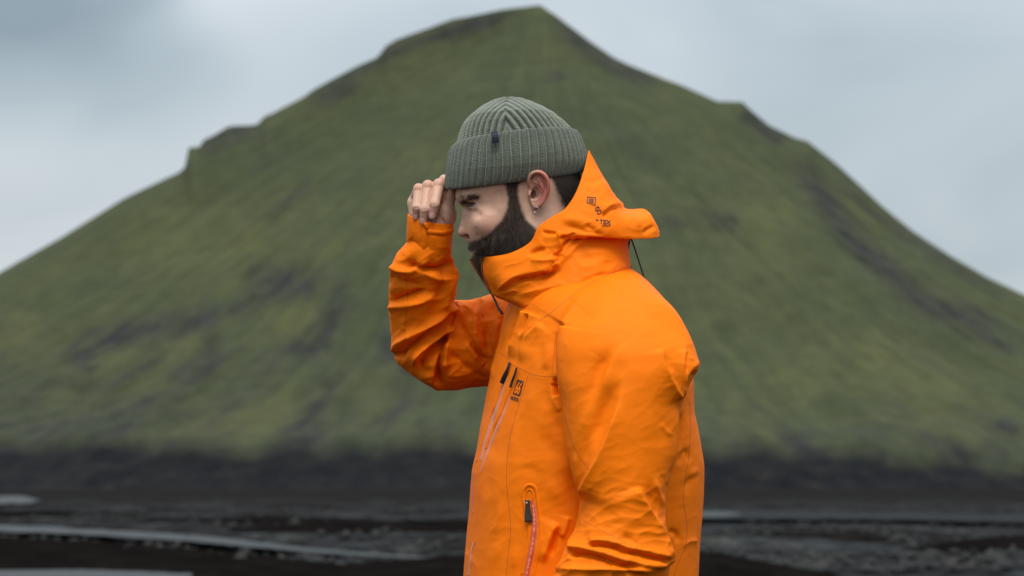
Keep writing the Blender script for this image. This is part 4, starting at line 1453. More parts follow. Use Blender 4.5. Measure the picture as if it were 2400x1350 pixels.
    ([(1050, 820), (1080, 850), (1120, 880), (1150, 890)], -6, 12, 12, None, 'far'),
    ([(1040, 880), (1080, 878), (1130, 872)], 5, 12, 12, None, 'far'),
    ([(1178, 700), (1172, 740), (1160, 790)], 6, 8, 8, None, 'far'),
]
def louder(st, g):
    """long folds stand prouder than short puckers"""
    L = sum(math.dist(a, b) for a, b in zip(st[0][:-1], st[0][1:]))
    if len(st) > 6 and st[2] >= 8 and L < 170:            # wide shallow hollows fade in and out slowly
        return (st[0], st[1] * 0.75, st[2], st[3], (0.5, 0.5)) + tuple(st[5:])
    return (st[0], st[1] * g * min(1.0, max(0.65, L / 130))) + tuple(st[2:])


jV = sculpt(jV, jQ, [louder(st, 2.1 if len(st) > 5 and st[5] == 'far' else 1.8) for st in JF], J)
# faint long creases so that no panel is perfectly smooth
g = np.random.default_rng(31)
small = []
for _ in range(64):
    u0, v0 = g.uniform(940, 1620), g.uniform(640, 1300)
    a = g.normal(1.45, 0.45) if u0 > 1100 else g.normal(0.9, 0.5)
    L = g.uniform(50, 150)
    cu = g.normal(0, 10)
    small.append(([(u0, v0), (u0 + L * 0.5 * math.cos(a) + cu, v0 + L * 0.5 * math.sin(a)), (u0 + L * math.cos(a), v0 + L * math.sin(a))], g.normal(0, 0.95), g.uniform(2, 5), g.uniform(6, 16), (0.5, 0.5)))
jV = sculpt(jV, jQ, small)
# crumple of the shell fabric: sharp ridged noise, strongest where the sleeves bend
N_ = normals(jV, jQ)
t1 = jV[:, 0] * 0.5 + jV[:, 1] * 0.86                     # along / across the usual pull of the folds
t2 = -jV[:, 0] * 0.86 + jV[:, 1] * 0.5
far_w = J['far'] * (0.55 + 0.45 * np.exp(-((jV[:, 0] - 1000) ** 2 + (jV[:, 1] - 800) ** 2) / 150 ** 2))
near_w = J['near'] * (0.16 + 0.6 * np.clip((jV[:, 1] - 1090) / 150, 0, 1) + 0.35 * np.exp(-((jV[:, 0] - 1600) ** 2 + (jV[:, 1] - 850) ** 2) / 60 ** 2))
tor_w = J['torso'] * (0.16 + 0.30 * np.clip((820 - jV[:, 1]) / 80, 0, 1) * (jV[:, 0] < 1300))
q1 = np.stack([t1 / 34.0, t2 / 80.0, jV[:, 2] / 60.0], 1)
q2 = np.stack([jV[:, 0] / 60.0, jV[:, 1] / 26.0, jV[:, 2] / 60.0], 1)
rg = (1 - np.abs(2.2 * noise3(q1 + 5))).clip(0, 1) ** 2.2 + 0.6 * (1 - np.abs(2.2 * noise3(q2 + 11))).clip(0, 1) ** 2.2
face_w = np.clip(-N_[:, 2] + 0.35, 0, 1)
jV = jV + N_ * (4.2 * (rg - 0.6) * (far_w + near_w + tor_w) * face_w)[:, None]
jV = relax(jV, jQ, 0.3)
jacket = link_mesh('jacket', at(jV), jQ, M['jacket'], person)
jW = at(jV)
jacket_bvh = BVHTree.FromPolygons([tuple(x) for x in jW], [tuple(int(i) for i in q) for q in jQ])


# ------------------------------------------------------------------ hood and stand-up collar (one loft on each side of the neck)
HOOD = [
    [(1129, 602, -12), (1155, 601, -45), (1200, 592, -84), (1243, 567, -106), (1262, 531, -114), (1294, 508, -116), (1325, 488, -110), (1350, 450, -94), (1368, 400, -56), (1380, 352, -3)],
    [(1130, 613, -15), (1160, 615, -54), (1205, 609, -95), (1252, 588, -119), (1282, 548, -127), (1318, 528, -130), (1358, 503, -126), (1394, 466, -106), (1416, 432, -62), (1421, 424, 0)],
    [(1130.5, 626, -17), (1165, 631, -60), (1213, 630, -101), (1262, 603, -126), (1298, 556, -132), (1334, 543, -136), (1394, 525, -134), (1440, 500, -104), (1462, 496, -54), (1462, 486, 0)],
    [(1134, 645, -18), (1172, 650, -66), (1222, 650, -107), (1268, 616, -130), (1305, 562, -131), (1342, 550, -137), (1400, 543, -138), (1470, 530, -106), (1520, 512, -54), (1514, 491, 0)],
    [(1139, 658, -18), (1178, 664, -67), (1230, 662, -109), (1275, 628, -131), (1307, 575, -127), (1337, 554, -134), (1400, 555, -134), (1476, 557, -104), (1537, 553, -56), (1544, 537, 0)],
    [(1141.5, 663, -17.5), (1180, 669, -66), (1233, 668, -108.5), (1277.5, 634, -129.5), (1308, 582, -123), (1337, 558, -124), (1400, 556, -122), (1474, 558.5, -97), (1530, 557, -48), (1538, 548, 0)],
    [(1144, 668, -17), (1182, 674, -65), (1236, 674, -108), (1280, 640, -128), (1309, 590, -119), (1337, 562, -114), (1400, 555, -106), (1452, 555, -82), (1476, 557, -42), (1478, 560, 0)],
    [(1149, 680, -17), (1190, 688, -64), (1244, 698, -110), (1290, 678, -132), (1325, 645, -138), (1365, 615, -134), (1410, 597, -120), (1450, 592, -86), (1472, 592, -44), (1474, 594, 0)],
    [(1154, 690, -16), (1197, 704, -62), (1250, 726, -112), (1286, 738, -142), (1330, 705, -158), (1370, 672, -156), (1415, 648, -138), (1450, 634, -98), (1474, 624, -48), (1479, 622, 0)],
    [(1166, 696, -8), (1210, 716, -48), (1262, 746, -96), (1294, 758, -128), (1338, 726, -142), (1376, 692, -138), (1420, 668, -120), (1452, 652, -84), (1472, 642, -40), (1476, 642, 0)],
]
FAR_FRONT = [[(1101, 607, 6), (1108, 606, 40)], [(1106, 614, 8), (1112, 616, 48)], [(1113, 625, 9), (1119, 630, 54)], [(1124, 645, 10), (1134, 650, 58)], [(1132, 658, 10), (1146, 664, 60)],
             [(1135.5, 663, 10), (1152, 669, 60)], [(1139, 668, 10), (1158, 674, 60)], [(1147, 680, 8), (1176, 688, 58)], [(1154, 690, 6), (1196, 704, 58)], [(1162, 696, 0), (1208, 716, 46)]]
HF = [
    # the long overhanging fold of the collar and the shade under it
    ([(1160, 691), (1180, 668), (1208, 650), (1240, 643), (1276, 632.5), (1309.5, 620), (1318, 610)], 9, 24, 4, (0.15, 0.1)),
    ([(1188, 674), (1222, 655), (1258, 649), (1296, 640), (1330, 628)], -9, 8, 8, (0.3, 0.4), None, 2),
    ([(1158, 691), (1185, 686), (1206, 680), (1216, 690)], 4, 5, 5, None),
    ([(1208, 692), (1258, 680), (1338, 663)], 5, 8, 13, None),
    ([(1245, 706), (1293, 697), (1330, 686)], -5, 7, 7, None, None, 2),
    ([(1345, 676), (1385, 655), (1430, 640)], -4, 8, 8, None, None, 2),
    ([(1355, 606), (1400, 608), (1445, 622)], -4, 12, 12, None, None, 2),
    ([(1345, 632), (1390, 616), (1440, 606)], 3.5, 12, 12, None, None, 2),
    # gathers where the hood meets the collar
    ([(1308, 540), (1312, 563), (1306, 601)], 5, 3, 14, (0.15, 0.15)),
    ([(1347, 551), (1329, 584), (1319, 606)], 5, 3, 10, (0.15, 0.15)),
    ([(1376, 551), (1338, 593), (1312, 618)], 6, 3, 10, (0.15, 0.1)),
    ([(1309.5, 558), (1329, 556), (1351, 547)], -6, 4, 4, (0.2, 0.3), None, 2),
    ([(1241, 608), (1258, 611), (1281, 609), (1308, 601)], 6, 5, 9, (0.2, 0.1)),
    ([(1238, 602), (1258, 589), (1288, 582)], -6, 7, 7, (0.3, 0.4), None, 2),
    ([(1268, 543), (1285, 546), (1308, 549)], -5, 4, 4, (0.3, 0.2), None, 2),
    # hood
    ([(1408, 503), (1433, 484), (1462, 480)], 6, 16, 3, (0.2, 0.05)),
    ([(1410, 507), (1435, 489), (1454, 487)], -7, 4, 4, (0.2, 0.2), None, 2),
    ([(1372, 524), (1383, 534), (1401, 541)], -4, 6, 6, None, None, 2),
    ([(1363, 426), (1392, 424), (1421, 416)], -2.5, 6, 6, None, None, 2),
    ([(1375, 433), (1388, 441), (1403, 450)], 2, 7, 7, None, None, 2),
    ([(1315, 526), (1363, 539), (1426, 554)], -4, 7, 7, None, None, 2),
    ([(1308, 516), (1340, 514), (1384, 522)], 3, 9, 9, None, None, 2),
    ([(1466, 490), (1490, 515), (1497, 545)], 3, 8, 8, None, None, 2),
    ([(1537, 529), (1516, 540), (1511, 552)], -5, 5, 5, None, None, 2),
]


HOOD = [[(u, v, d - [20, 27, 16, 4, 2, 0, 0, 0, 0, 0][i]) for i, (u, v, d) in enumerate(L)] for L in HOOD]


def hood_half(lines, name_seed):
    ns, nt = 210, 150
    A = []
    for ln_ in lines:
        P = np.asarray(ln_, float)
        # common parameter along each line so that the nth knots correspond
        k = np.arange(len(P))
        x = np.linspace(0, len(P) - 1, ns)
        A.append(np.stack([cint_c(x, k, P[:, i]) for i in range(3)], 1))
    A = np.array(A)
    k = np.arange(len(lines))
    y = np.linspace(0, len(lines) - 1, nt)
    flat = np.stack([cint_c(y, k, A[:, :, :].reshape(len(lines), -1)[:, j]) for j in range(ns * 3)], 1)
    return flat.reshape(nt, ns, 3)


def cint_c(x, k, y):
    """Catmull-Rom through equally spaced knots"""
    y = np.asarray(y, float)
    e = np.concatenate([[2 * y[0] - y[1]], y, [2 * y[-1] - y[-2]]])
    i = np.clip(np.floor(x).astype(int), 0, len(y) - 2)
    t = x - i
    p0, p1, p2, p3 = e[i], e[i + 1], e[i + 2], e[i + 3]
    return 0.5 * (2 * p1 + (p2 - p0) * t + (2 * p0 - 5 * p1 + 4 * p2 - p3) * t ** 2 + (3 * p1 - p0 - 3 * p2 + p3) * t ** 3)


near_G = hood_half(HOOD, 1)
FARL = []
for ln_, fr in zip(HOOD, FAR_FRONT):
    FARL.append(fr + [(u, v, -d) for (u, v, d) in ln_[2:]])
far_G = hood_half(FARL, 2)
nt, ns = near_G.shape[:2]
hf = grid_faces(nt, ns)
nV = near_G.reshape(-1, 3)
HN = normals(nV, hf)
if HN[nt // 2 * ns + ns // 3, 2] > 0:
    hf = hf[:, ::-1]
nV0 = nV.copy()
nV = sculpt(nV, hf, [(st[0], st[1] * 1.35) + tuple(st[2:]) for st in HF])
front = np.clip((np.tile(np.arange(ns), nt) - 4) / 22.0, 0, 1)[:, None]     # the zip edge itself stays straight
nV = nV0 + (nV - nV0) * front
nN = normals(nV, hf)
nV = nV + nN * (0.9 * fbm(nV / 46.0 + 2, 2))[:, None] * np.clip(np.tile(np.linspace(0, 12, ns), nt), 0, 1)[:, None] * np.repeat(np.clip(np.linspace(0, 12, nt), 0, 1), ns)[:, None]
rg = (1 - np.abs(2.2 * noise3(np.stack([nV[:, 0] / 46.0, nV[:, 1] / 24.0, nV[:, 2] / 50.0], 1) + 3))).clip(0, 1) ** 2.2
nV = nV + nN * (1.5 * (rg - 0.4))[:, None] * np.clip((np.tile(np.arange(ns), nt) - 8) / 30.0, 0, 1)[:, None] * np.repeat(np.clip((np.arange(nt) - 4) / 20.0, 0, 1), ns)[:, None]
fV = far_G.reshape(-1, 3)
hf2 = hf[:, ::-1]
# weld the two halves along the back
nV_g, fV_g = nV.reshape(nt, ns, 3), fV.reshape(nt, ns, 3)
fV_g[:, -1] = nV_g[:, -1]
hoodV = np.vstack([nV_g.reshape(-1, 3), fV_g.reshape(-1, 3)])
hoodF = np.vstack([hf, hf2 + nt * ns])
hood = link_mesh('hood', at(hoodV), hoodF, M['jacket'], jacket)
hood.data.materials.append(M['lining'])
bm = bmesh.new(); bm.from_mesh(hood.data)
bmesh.ops.remove_doubles(bm, verts=bm.verts, dist=1e-5)
bm.to_mesh(hood.data); bm.free()
sol = hood.modifiers.new('thickness', 'SOLIDIFY')
sol.thickness = 0.0008
sol.offset = -1.0
sol.use_rim = True
sol.material_offset = 0
sol.material_offset_rim = 0
hW_ = at(nV)
hood_bvh = BVHTree.FromPolygons([tuple(x) for x in hW_], [tuple(int(i) for i in q) for q in hf])


# ------------------------------------------------------------------ trims laid on the cloth
CAM = Vector((0, -DCAM, HCAM))


def drop(u, v, bvhs):
    """point and normal of the cloth under a picture position"""
    p = Vector(at([[u, v, 0.0]])[0])
    d = (p - CAM).normalized()
    best = None
    for b in bvhs:
        h = b.ray_cast(CAM, d)
        if h[0] is not None and (best is None or h[3] < best[2]):
            n = h[1]
            if n.dot(d) > 0: n = -n
            best = (h[0], n, h[3])
    return best


def ribbon(name, pts, width, height, mat_, parent, bvhs, prof=(-1, -0.8, 0, 0.8, 1), n=None, kind=None, w_pts=None, sink=0.0006):
    """a raised strip that follows the cloth; width in photo pixels"""
    n = n or max(8, int(sum(math.dist(a, b) for a, b in zip(pts[:-1], pts[1:])) / 4))
    R = spline(pts, n)
    T = np.gradient(R, axis=0)
    T /= np.linalg.norm(T, axis=1)[:, None] + 1e-9
    Nn = np.stack([-T[:, 1], T[:, 0]], 1)
    ww = np.full(n, width) if w_pts is None else np.interp(np.linspace(0, 1, n), np.linspace(0, 1, len(w_pts)), w_pts)
    V = []
    last = None
    for i in range(n):
        row = []
        for j, s in enumerate(prof):
            q = R[i] + Nn[i] * s * ww[i] / 2
            h = drop(q[0], q[1], bvhs)
            if h is None:
                h = last
            if h is None:
                h = (Vector(at([[q[0], q[1], -100]])[0]), Vector((0, -1, 0)), 0)
            last = h
            e = -sink if j in (0, len(prof) - 1) else height
            row.append(h[0] + h[1] * e)
        V += row
    V = np.array([tuple(x) for x in V])
    k = len(prof)
    if n > 6:
        G = V.reshape(n, k, 3)
        G[1:-1] = 0.5 * G[1:-1] + 0.25 * (G[:-2] + G[2:])
        V = G.reshape(-1, 3)
    F = grid_faces(n, k)
    o = link_mesh(name, V, F, mat_, parent)
    if kind: o['kind'] = kind
    return o


def seam(pts, width=1.6, bvhs=None):
    return ribbon('seam', pts, width, 0.00035, M['seam'], jacket, bvhs or [jacket_bvh], prof=(-1, 0, 1), sink=0.0001)


both = [jacket_bvh, hood_bvh]
seam([(1190, 850), (1220, 864), (1250, 878), (1285, 883), (1308, 880)], 2.0)
seam([(1172, 826), (1190, 840)], 1.6)
seam([(1238, 880), (1222, 930), (1205, 985), (1194, 1035), (1188, 1090), (1188, 1140), (1193, 1190), (1197, 1240), (1192, 1290), (1187, 1348)], 1.8)
seam([(1320, 960), (1332, 1010), (1352, 1060), (1384, 1105)], 1.4)
seam([(1354, 1212), (1400, 1238), (1440, 1258), (1470, 1274)], 1.8)
seam([(1616, 940), (1618, 1000), (1614, 1070), (1604, 1140), (1602, 1180), (1610, 1230), (1606, 1280), (1585, 1330), (1580, 1360)], 1.8)
seam([(1264, 752), (1300, 726), (1340, 694), (1380, 666), (1430, 642), (1474, 622)], 2.0, both)
seam([(1632, 852), (1620, 870), (1606, 890), (1592, 930)], 1.5)
seam([(1036, 660), (1024, 640), (1000, 625)], 1.4)
seam([(950, 640), (955, 700), (948, 780)], 1.3)
seam([(1066, 706), (1085, 712), (1100, 730)], 1.3)
seam([(1130, 735), (1150, 790), (1160, 850)], 1.3)
seam([(1304, 778), (1298, 830), (1294, 880)], 1.3)

# ---- main zip up the front edge and along the collar opening
teeth_m = mat('zip_teeth', (0.36, 0.060, 0.018), 0.4, 0.5)[0]


def zip_teeth(name, path, r, n, parent, mat_=teeth_m):
    """a row of small teeth along a path in (u, v, d)"""
    R = spline(path, n)
    W = at(R)
    T = np.gradient(W, axis=0)
    T /= np.linalg.norm(T, axis=1)[:, None]
    VV, FF = [], []
    cube = np.array([[x, y, z] for x in (-1, 1) for y in (-1, 1) for z in (-1, 1)], float)
    cf = np.array([[0, 1, 3, 2], [4, 6, 7, 5], [0, 4, 5, 1], [2, 3, 7, 6], [0, 2, 6, 4], [1, 5, 7, 3]])
    for i in range(n):
        t = T[i]
        a = np.cross(t, [0, 1, 0]); a /= np.linalg.norm(a)
        b2 = np.cross(t, a)
        VV.append(W[i] + cube[:, :1] * t * r * 0.62 + cube[:, 1:2] * a * r + cube[:, 2:] * b2 * r)
        FF.append(cf + 8 * i)
    o = link_mesh(name, np.vstack(VV), np.vstack(FF), mat_, parent, smooth=False)
    o['kind'] = 'stuff'
    return o


near_edge = near_G[:, 0][: int(nt * 0.86)]
far_edge = far_G[:, 0][: int(nt * 0.86)]
zip_teeth('zipper_teeth', near_edge[::10] + np.array([-2.0, 1, -1]), 0.0011, 26, jacket)
zip_teeth('zipper_teeth', far_edge[::10] + np.array([-1.5, 1, -3]), 0.0011, 28, jacket)


def pull(name, path, widths, thick, parent, mat_):
    """a flat moulded zip puller along a path in (u, v, d), width in px, rounded section"""
    n = 16
    R = spline(path, n)
    W = at(R)
    T = np.gradient(W, axis=0); T /= np.linalg.norm(T, axis=1)[:, None]
    ww = cint_c(np.linspace(0, len(widths) - 1, n), None, np.array(widths)) * S / 2
    V = []
    k = 12
    for i in range(n):
        a = np.cross(T[i], [0, 1, 0]); a /= np.linalg.norm(a)
        b2 = np.cross(a, T[i])
        for j in range(k):
            t = 2 * math.pi * j / k
            c, s = math.cos(t), math.sin(t)
            V.append(W[i] + a * ww[i] * np.sign(c) * abs(c) ** 0.6 + b2 * thick / 2 * np.sign(s) * abs(s) ** 0.6)
    V = np.array(V)
    F = grid_faces(n, k, True)
    c0, c1 = len(V), len(V) + 1
    V = np.vstack([V, W[[0, -1]]])
    j = np.arange(k)
    F3 = np.vstack([np.stack([np.full(k, c0), (j + 1) % k, j], 1), np.stack([np.full(k, c1), (n - 1) * k + j, (n - 1) * k + (j + 1) % k], 1)])
    return link_mesh(name, V, F, mat_, parent, F3=F3)


def on_cloth(pts, lift, bvhs):
    """picture points -> (u, v, d) just above the cloth"""
    out = []
    for (u, v) in pts:
        h = drop(u, v, bvhs)
        p = h[0] + h[1] * lift
        uu, vv = uvw(np.array([tuple(p)]))
        out.append((float(uu[0]), float(vv[0]), p.y / S))
    return out


pull('zip_slider', [(1146, 677, -24), (1150, 683, -24), (1155, 692, -26)], [6, 7, 6], 0.005, jacket, M['black'])
pull('zip_pull', [(1152, 688, -29), (1160, 704, -34), (1168, 722, -40), (1178, 736, -44)], [4, 5.5, 6, 6.5], 0.0035, jacket, M['black'])

# chest zips with pink tape
ribbon('zip_tape', [(1188, 880), (1172, 930), (1154, 985), (1136, 1040), (1126, 1078)], 11, 0.0006, M['tape'], jacket, [jacket_bvh], w_pts=[6, 10, 11, 9, 6])
ribbon('zip_tape', [(1196, 930), (1178, 975), (1156, 1025), (1140, 1065), (1128, 1105)], 7, 0.0006, M['tape'], jacket, [jacket_bvh], w_pts=[4, 7, 8, 7, 4])
ribbon('zip_welt', [(1206, 868), (1196, 905), (1180, 950), (1158, 1000), (1140, 1050)], 7, 0.0014, M['jacket'], jacket, [jacket_bvh])
ribbon('zip_welt', [(1186, 868), (1168, 930), (1146, 985), (1128, 1040), (1118, 1080)], 6, 0.0014, M['jacket'], jacket, [jacket_bvh])
pull('zip_pull', on_cloth([(1200, 850), (1194, 868), (1187, 885), (1181, 899)], 0.004, [jacket_bvh]), [5, 7, 11, 10], 0.004, jacket, M['black'])
pull('zip_pull', on_cloth([(1217, 863), (1212, 880), (1206, 896), (1202, 910)], 0.005, [jacket_bvh]), [5, 5.5, 6, 6], 0.004, jacket, M['black'])
# main zip seen along the front edge
ribbon('zip_tape', [(1113, 1108), (1110, 1150), (1108, 1200)], 2.4, 0.0008, M['tape_red'], jacket, [jacket_bvh])
ribbon('zip_tape', [(1112, 1270), (1106, 1290), (1101, 1320), (1098, 1348)], 5, 0.0008, M['tape'], jacket, [jacket_bvh])

# hand pocket: welt arch, tape with teeth, pull
arch = [(1224, 1345), (1234, 1290), (1240, 1250), (1234, 1210), (1228, 1180), (1226, 1155), (1232, 1140), (1242, 1136), (1253, 1141), (1258, 1156), (1262, 1190), (1267, 1230), (1266, 1270), (1258, 1310), (1250, 1352)]
ribbon('pocket_welt', arch, 8, 0.0011, M['jacket'], jacket, [jacket_bvh])
ribbon('pocket_welt', [(1232, 1173), (1233, 1155), (1242, 1146), (1250, 1156), (1250, 1171)], 3, 0.0010, M['jacket'], jacket, [jacket_bvh])
ztape = [(1248, 1174), (1252, 1205), (1253, 1235), (1248, 1280), (1240, 1320), (1234, 1352)]
ribbon('zip_tape', ztape, 15, 0.0003, M['tape_red'], jacket, [jacket_bvh], w_pts=[10, 15, 16, 16, 16, 15])
zt = spline(ztape, 60)
zip_teeth('zipper_teeth', on_cloth([(a, b) for a, b in zt[4:, :2]], 0.0012, [jacket_bvh]), 0.0017, 70, jacket, M['tape'])
pull('zip_pull', on_cloth([(1239, 1172), (1239.5, 1186), (1240, 1204), (1241, 1223)], 0.0045, [jacket_bvh]), [11, 11, 15, 17], 0.004, jacket, M['black'])
hp = on_cloth([(1239, 1180)], 0.0072, [jacket_bvh])[0]
V_, F4, F3_ = tubes([at([hp, (hp[0], hp[1] + 0.5, hp[2] - 1.2)])], [0.0022], 12)
link_mesh('rivet', V_, F4, M['steel'], jacket, F3=F3_)


# ---- print on the cloth
def decal_mesh(name, V2, F, mat_, bvhs, lift=0.0008, parent=None):
    V = []
    for (u, v) in V2:
        h = drop(u, v, bvhs)
        if h is None: h = (Vector(at([[u, v, -120]])[0]), Vector((0, -1, 0)), 0)
        V.append(tuple(h[0] + h[1] * lift))
    bm = bmesh.new()
    vs = [bm.verts.new(x) for x in V]
    for f in F:
        try: bm.faces.new([vs[i] for i in f])
        except ValueError: pass
    bm.normal_update()
    for f in bm.faces:
        if f.normal.y > 0: f.normal_flip()
    me = bpy.data.meshes.new(name)
    bm.to_mesh(me); bm.free()
    me.materials.append(mat_)
    o = bpy.data.objects.new(name, me)
    C.objects.link(o)
    o.parent = parent or jacket
    return o


def text2d(txt, bold=0.02):
    cu = bpy.data.curves.new('lettering', 'FONT')
    cu.body = txt
    cu.offset = bold
    cu.resolution_u = 4
    ob = bpy.data.objects.new('lettering', cu)
    C.objects.link(ob)
    dg = bpy.context.evaluated_depsgraph_get()
    me = bpy.data.meshes.new_from_object(ob.evaluated_get(dg))
    bpy.data.objects.remove(ob)
    bm = bmesh.new(); bm.from_mesh(me)
    bmesh.ops.triangulate(bm, faces=bm.faces)
    V2 = np.array([v.co[:2] for v in bm.verts])
    F = [[v.index for v in f.verts] for f in bm.faces]
    bm.free()
    bpy.data.meshes.remove(me)
    V2 = V2 - V2.min(0)
    return V2 / V2.max(0), F


def put_text(name, txt, corner, xdir, ydir, mat_, bvhs, bold=0.02, parent=None):
    """letters filling the parallelogram at corner (bottom left) with side vectors xdir, ydir in photo pixels"""
    V2, F = text2d(txt, bold)
    P = np.array(corner)[None] + V2[:, :1] * np.array(xdir)[None] + V2[:, 1:] * np.array(ydir)[None]
    return decal_mesh(name, P, F, mat_, bvhs, parent=parent)


def quad_frame(outer, inner):
    fine = lambda P: [tuple(np.array(P[i]) * (1 - t) + np.array(P[(i + 1) % len(P)]) * t) for i in range(len(P)) for t in (0, 0.2, 0.4, 0.6, 0.8)]
    outer, inner = fine(outer), fine(inner)
    V = list(outer) + list(inner)
    k = len(outer)
    return np.array(V, float), [[i, (i + 1) % k, k + (i + 1) % k, k + i] for i in range(k)]


hb = [hood_bvh]
put_text('printed_lettering', 'GO', (1392.5, 490), (9.5, 15.5), (9.5, -8.5), M['print'], hb, 0.03, hood)
put_text('printed_lettering', 'TEX', (1404, 524), (27, 2.2), (1.5, -9.2), M['print'], hb, 0.03, hood)
put_text('printed_lettering', 'PRO', (1411, 531.5), (19, -0.5), (0.5, -4.6), M['print'], hb, 0.03, hood)
decal_mesh('printed_lettering', np.array([(1396.5, 514), (1402.5, 515.5), (1402.3, 518), (1396.4, 516.6)]), [[0, 1, 2, 3]], M['print'], hb, parent=hood)
o4 = [(1376, 461), (1397, 463), (1395.5, 483), (1375, 476)]
cc = np.mean(o4, 0)
sc = lambda k: [tuple(cc + (np.array(p) - cc) * k) for p in o4]
V2, F2 = quad_frame(sc(1.0), sc(0.80))
decal_mesh('printed_emblem', V2, F2, M['print'], hb, parent=hood)
V2, F2 = quad_frame(sc(0.52), sc(0.40))
decal_mesh('printed_emblem', V2, F2, M['print'], hb, parent=hood)
sq = sc(0.40)
decal_mesh('printed_emblem', np.array(sq), [[0, 1, 2, 3]], mat('brown_print_light', (0.16, 0.05, 0.015), 0.7)[0], hb, parent=hood)

# chest emblem: dark block with the figures knocked out, and the word under it
jb = [jacket_bvh]
blk = [(1213, 888.5), (1228, 894), (1219, 930), (1202, 924)]


def blk_pt(x, y):
    a, b2, c, d = [np.array(q, float) for q in blk]
    return (a * (1 - x) + b2 * x) * (1 - y) + (d * (1 - x) + c * x) * y


gv = np.array([blk_pt(i / 6, j / 10) for j in range(11) for i in range(7)])
gf = [[j * 7 + i, j * 7 + i + 1, (j + 1) * 7 + i + 1, (j + 1) * 7 + i] for j in range(10) for i in range(6)]
decal_mesh('chest_emblem', gv, gf, M['print'], jb, 0.0005)
for k in (0, 1):
    x0 = 0.10 + 0.36 * k
    put_text('chest_emblem', '6', tuple(blk_pt(x0, 0.92)), tuple(blk_pt(x0 + 0.36, 0.92) - blk_pt(x0, 0.92)), tuple(blk_pt(x0 + 0.10, 0.10) - blk_pt(x0, 0.92)), M['jacket'], jb, 0.035).location = (0, -0.0007, 0)
deg = [blk_pt(0.87 + 0.07 * math.cos(t), 0.15 + 0.05 * math.sin(t)) for t in np.linspace(0, 6.28, 10, endpoint=False)]
decal_mesh('chest_emblem', np.array(deg), [list(range(10))], M['jacket'], jb, 0.0012)
put_text('printed_lettering', 'NORTH', (1196.5, 936), (18.5, 6.5), (2.5, -9), M['print'], jb, 0.045)

# ------------------------------------------------------------------ cuff of the raised sleeve
CUFF = [  # rows from the open top edge down: (centre u, v, d), half width, half depth, tilt of the ring (v per u)
    (1010, 512, 60, 54.5, 42, 0.20), (1009, 522, 62, 55, 43.5, 0.20), (1007, 545, 66, 54, 45, 0.16), (1006, 570, 73, 53.5, 46, 0.10), (1005, 590, 80, 53.5, 47, 0.02), (1003, 604, 84, 52, 47, -0.02)]
rows, kz = 40, 96
K = np.array(CUFF, float)
x = np.linspace(0, len(K) - 1, rows)
Kc = np.stack([cint_c(x, None, K[:, i]) for i in range(6)], 1)
ang = np.linspace(0, 2 * np.pi, kz, endpoint=False)
V = []
for r in Kc:
    uu = -r[3] * np.cos(ang)
    V.append(np.stack([r[0] + uu, r[1] + r[5] * uu + 9 * np.clip(np.sin(ang), 0, 1) * (1 if r[1] < 540 else max(0, (570 - r[1]) / 30)), r[2] - r[4] * np.sin(ang)], 1))
V = np.vstack(V)
cf = grid_faces(rows, kz, True)
cN = normals(V, cf)
if cN[rows // 2 * kz + kz // 4, 2] > 0:
    cf = cf[:, ::-1]
V = sculpt(V, cf, [
    ([(1000, 526), (1004, 560), (1000, 598)], -3.5, 3, 3, (0.05, 0.05)), ([(992, 524), (995, 560), (990, 600)], 3, 6, 4, (0.05, 0.05)),
    ([(1010, 548), (1035, 552), (1060, 545)], -3.0, 2.2, 3, (0.1, 0.1)), ([(1012, 540), (1035, 545), (1060, 536)], 2.5, 4, 3, None),
    ([(958, 560), (970, 575), (975, 600)], -6, 5, 5, (0.1, 0.1)), ([(1020, 575), (1040, 580), (1056, 572)], 2, 8, 8, None)])
V = V + normals(V, cf) * (1.0 * fbm(V / 18.0, 2))[:, None]
cuff = link_mesh('cuff', at(V), cf, M['jacket'], jacket)
so = cuff.modifiers.new('thickness', 'SOLIDIFY'); so.thickness = 0.003; so.offset = -1
cuff_bvh = BVHTree.FromPolygons([tuple(q) for q in at(V)], [tuple(int(i) for i in q) for q in cf])
ribbon('cuff_strap', [(1000, 541), (1020, 546), (1042, 547), (1062, 541)], 12, 0.0016, M['jacket'], jacket, [cuff_bvh])
pull('strap_tab', on_cloth([(1003, 534), (996, 526), (990, 524)], 0.003, [cuff_bvh]), [7, 9, 6], 0.004, jacket, M['jacket'])

# ------------------------------------------------------------------ hood draw cord hanging at the nape
paths = [spline([(1477, 556, 6), (1473, 580, 4), (1471, 605, 2), (1474, 620, 0), (1480, 626, -4)], 16),
         spline([(1478, 556, 10), (1486, 578, 8), (1496, 608, 6), (1505, 636, 4), (1511, 655, 2)], 16)]
v_, f4, f3 = tubes([at(p) for p in paths], [0.0014, 0.0014], 8)
link_mesh('drawcord', v_, f4, M['black'], jacket, F3=f3)

# ------------------------------------------------------------------ beanie
NRIB = 52
SEAM_A = math.radians(97)


def rib(x):
    c = 0.5 + 0.5 * np.cos(2 * np.pi * x)
    return c ** 0.7


def ring_rows(left, right, hd, bow, n):
    m = n
    Lp, Rp = spline(left, m), spline(right, m)
    k = np.linspace(0, 1, m)
    return Lp, Rp, np.interp(k, np.linspace(0, 1, len(hd)), hd), np.interp(k, np.linspace(0, 1, len(bow)), bow)


AZ = np.linspace(0, 2 * np.pi, 1104, endpoint=False)


def ring_points(Lp, Rp, hd, bow, shrink=0.0):
    c = (Lp + Rp) / 2
    h = (Rp - Lp) / 2
    ca, sa = np.cos(AZ), np.sin(AZ)
    ce = np.sign(ca) * np.abs(ca) ** 0.94
    return np.stack([c[0] + h[0] * ce, c[1] + h[1] * ce + bow * sa, -hd * sa], 1)


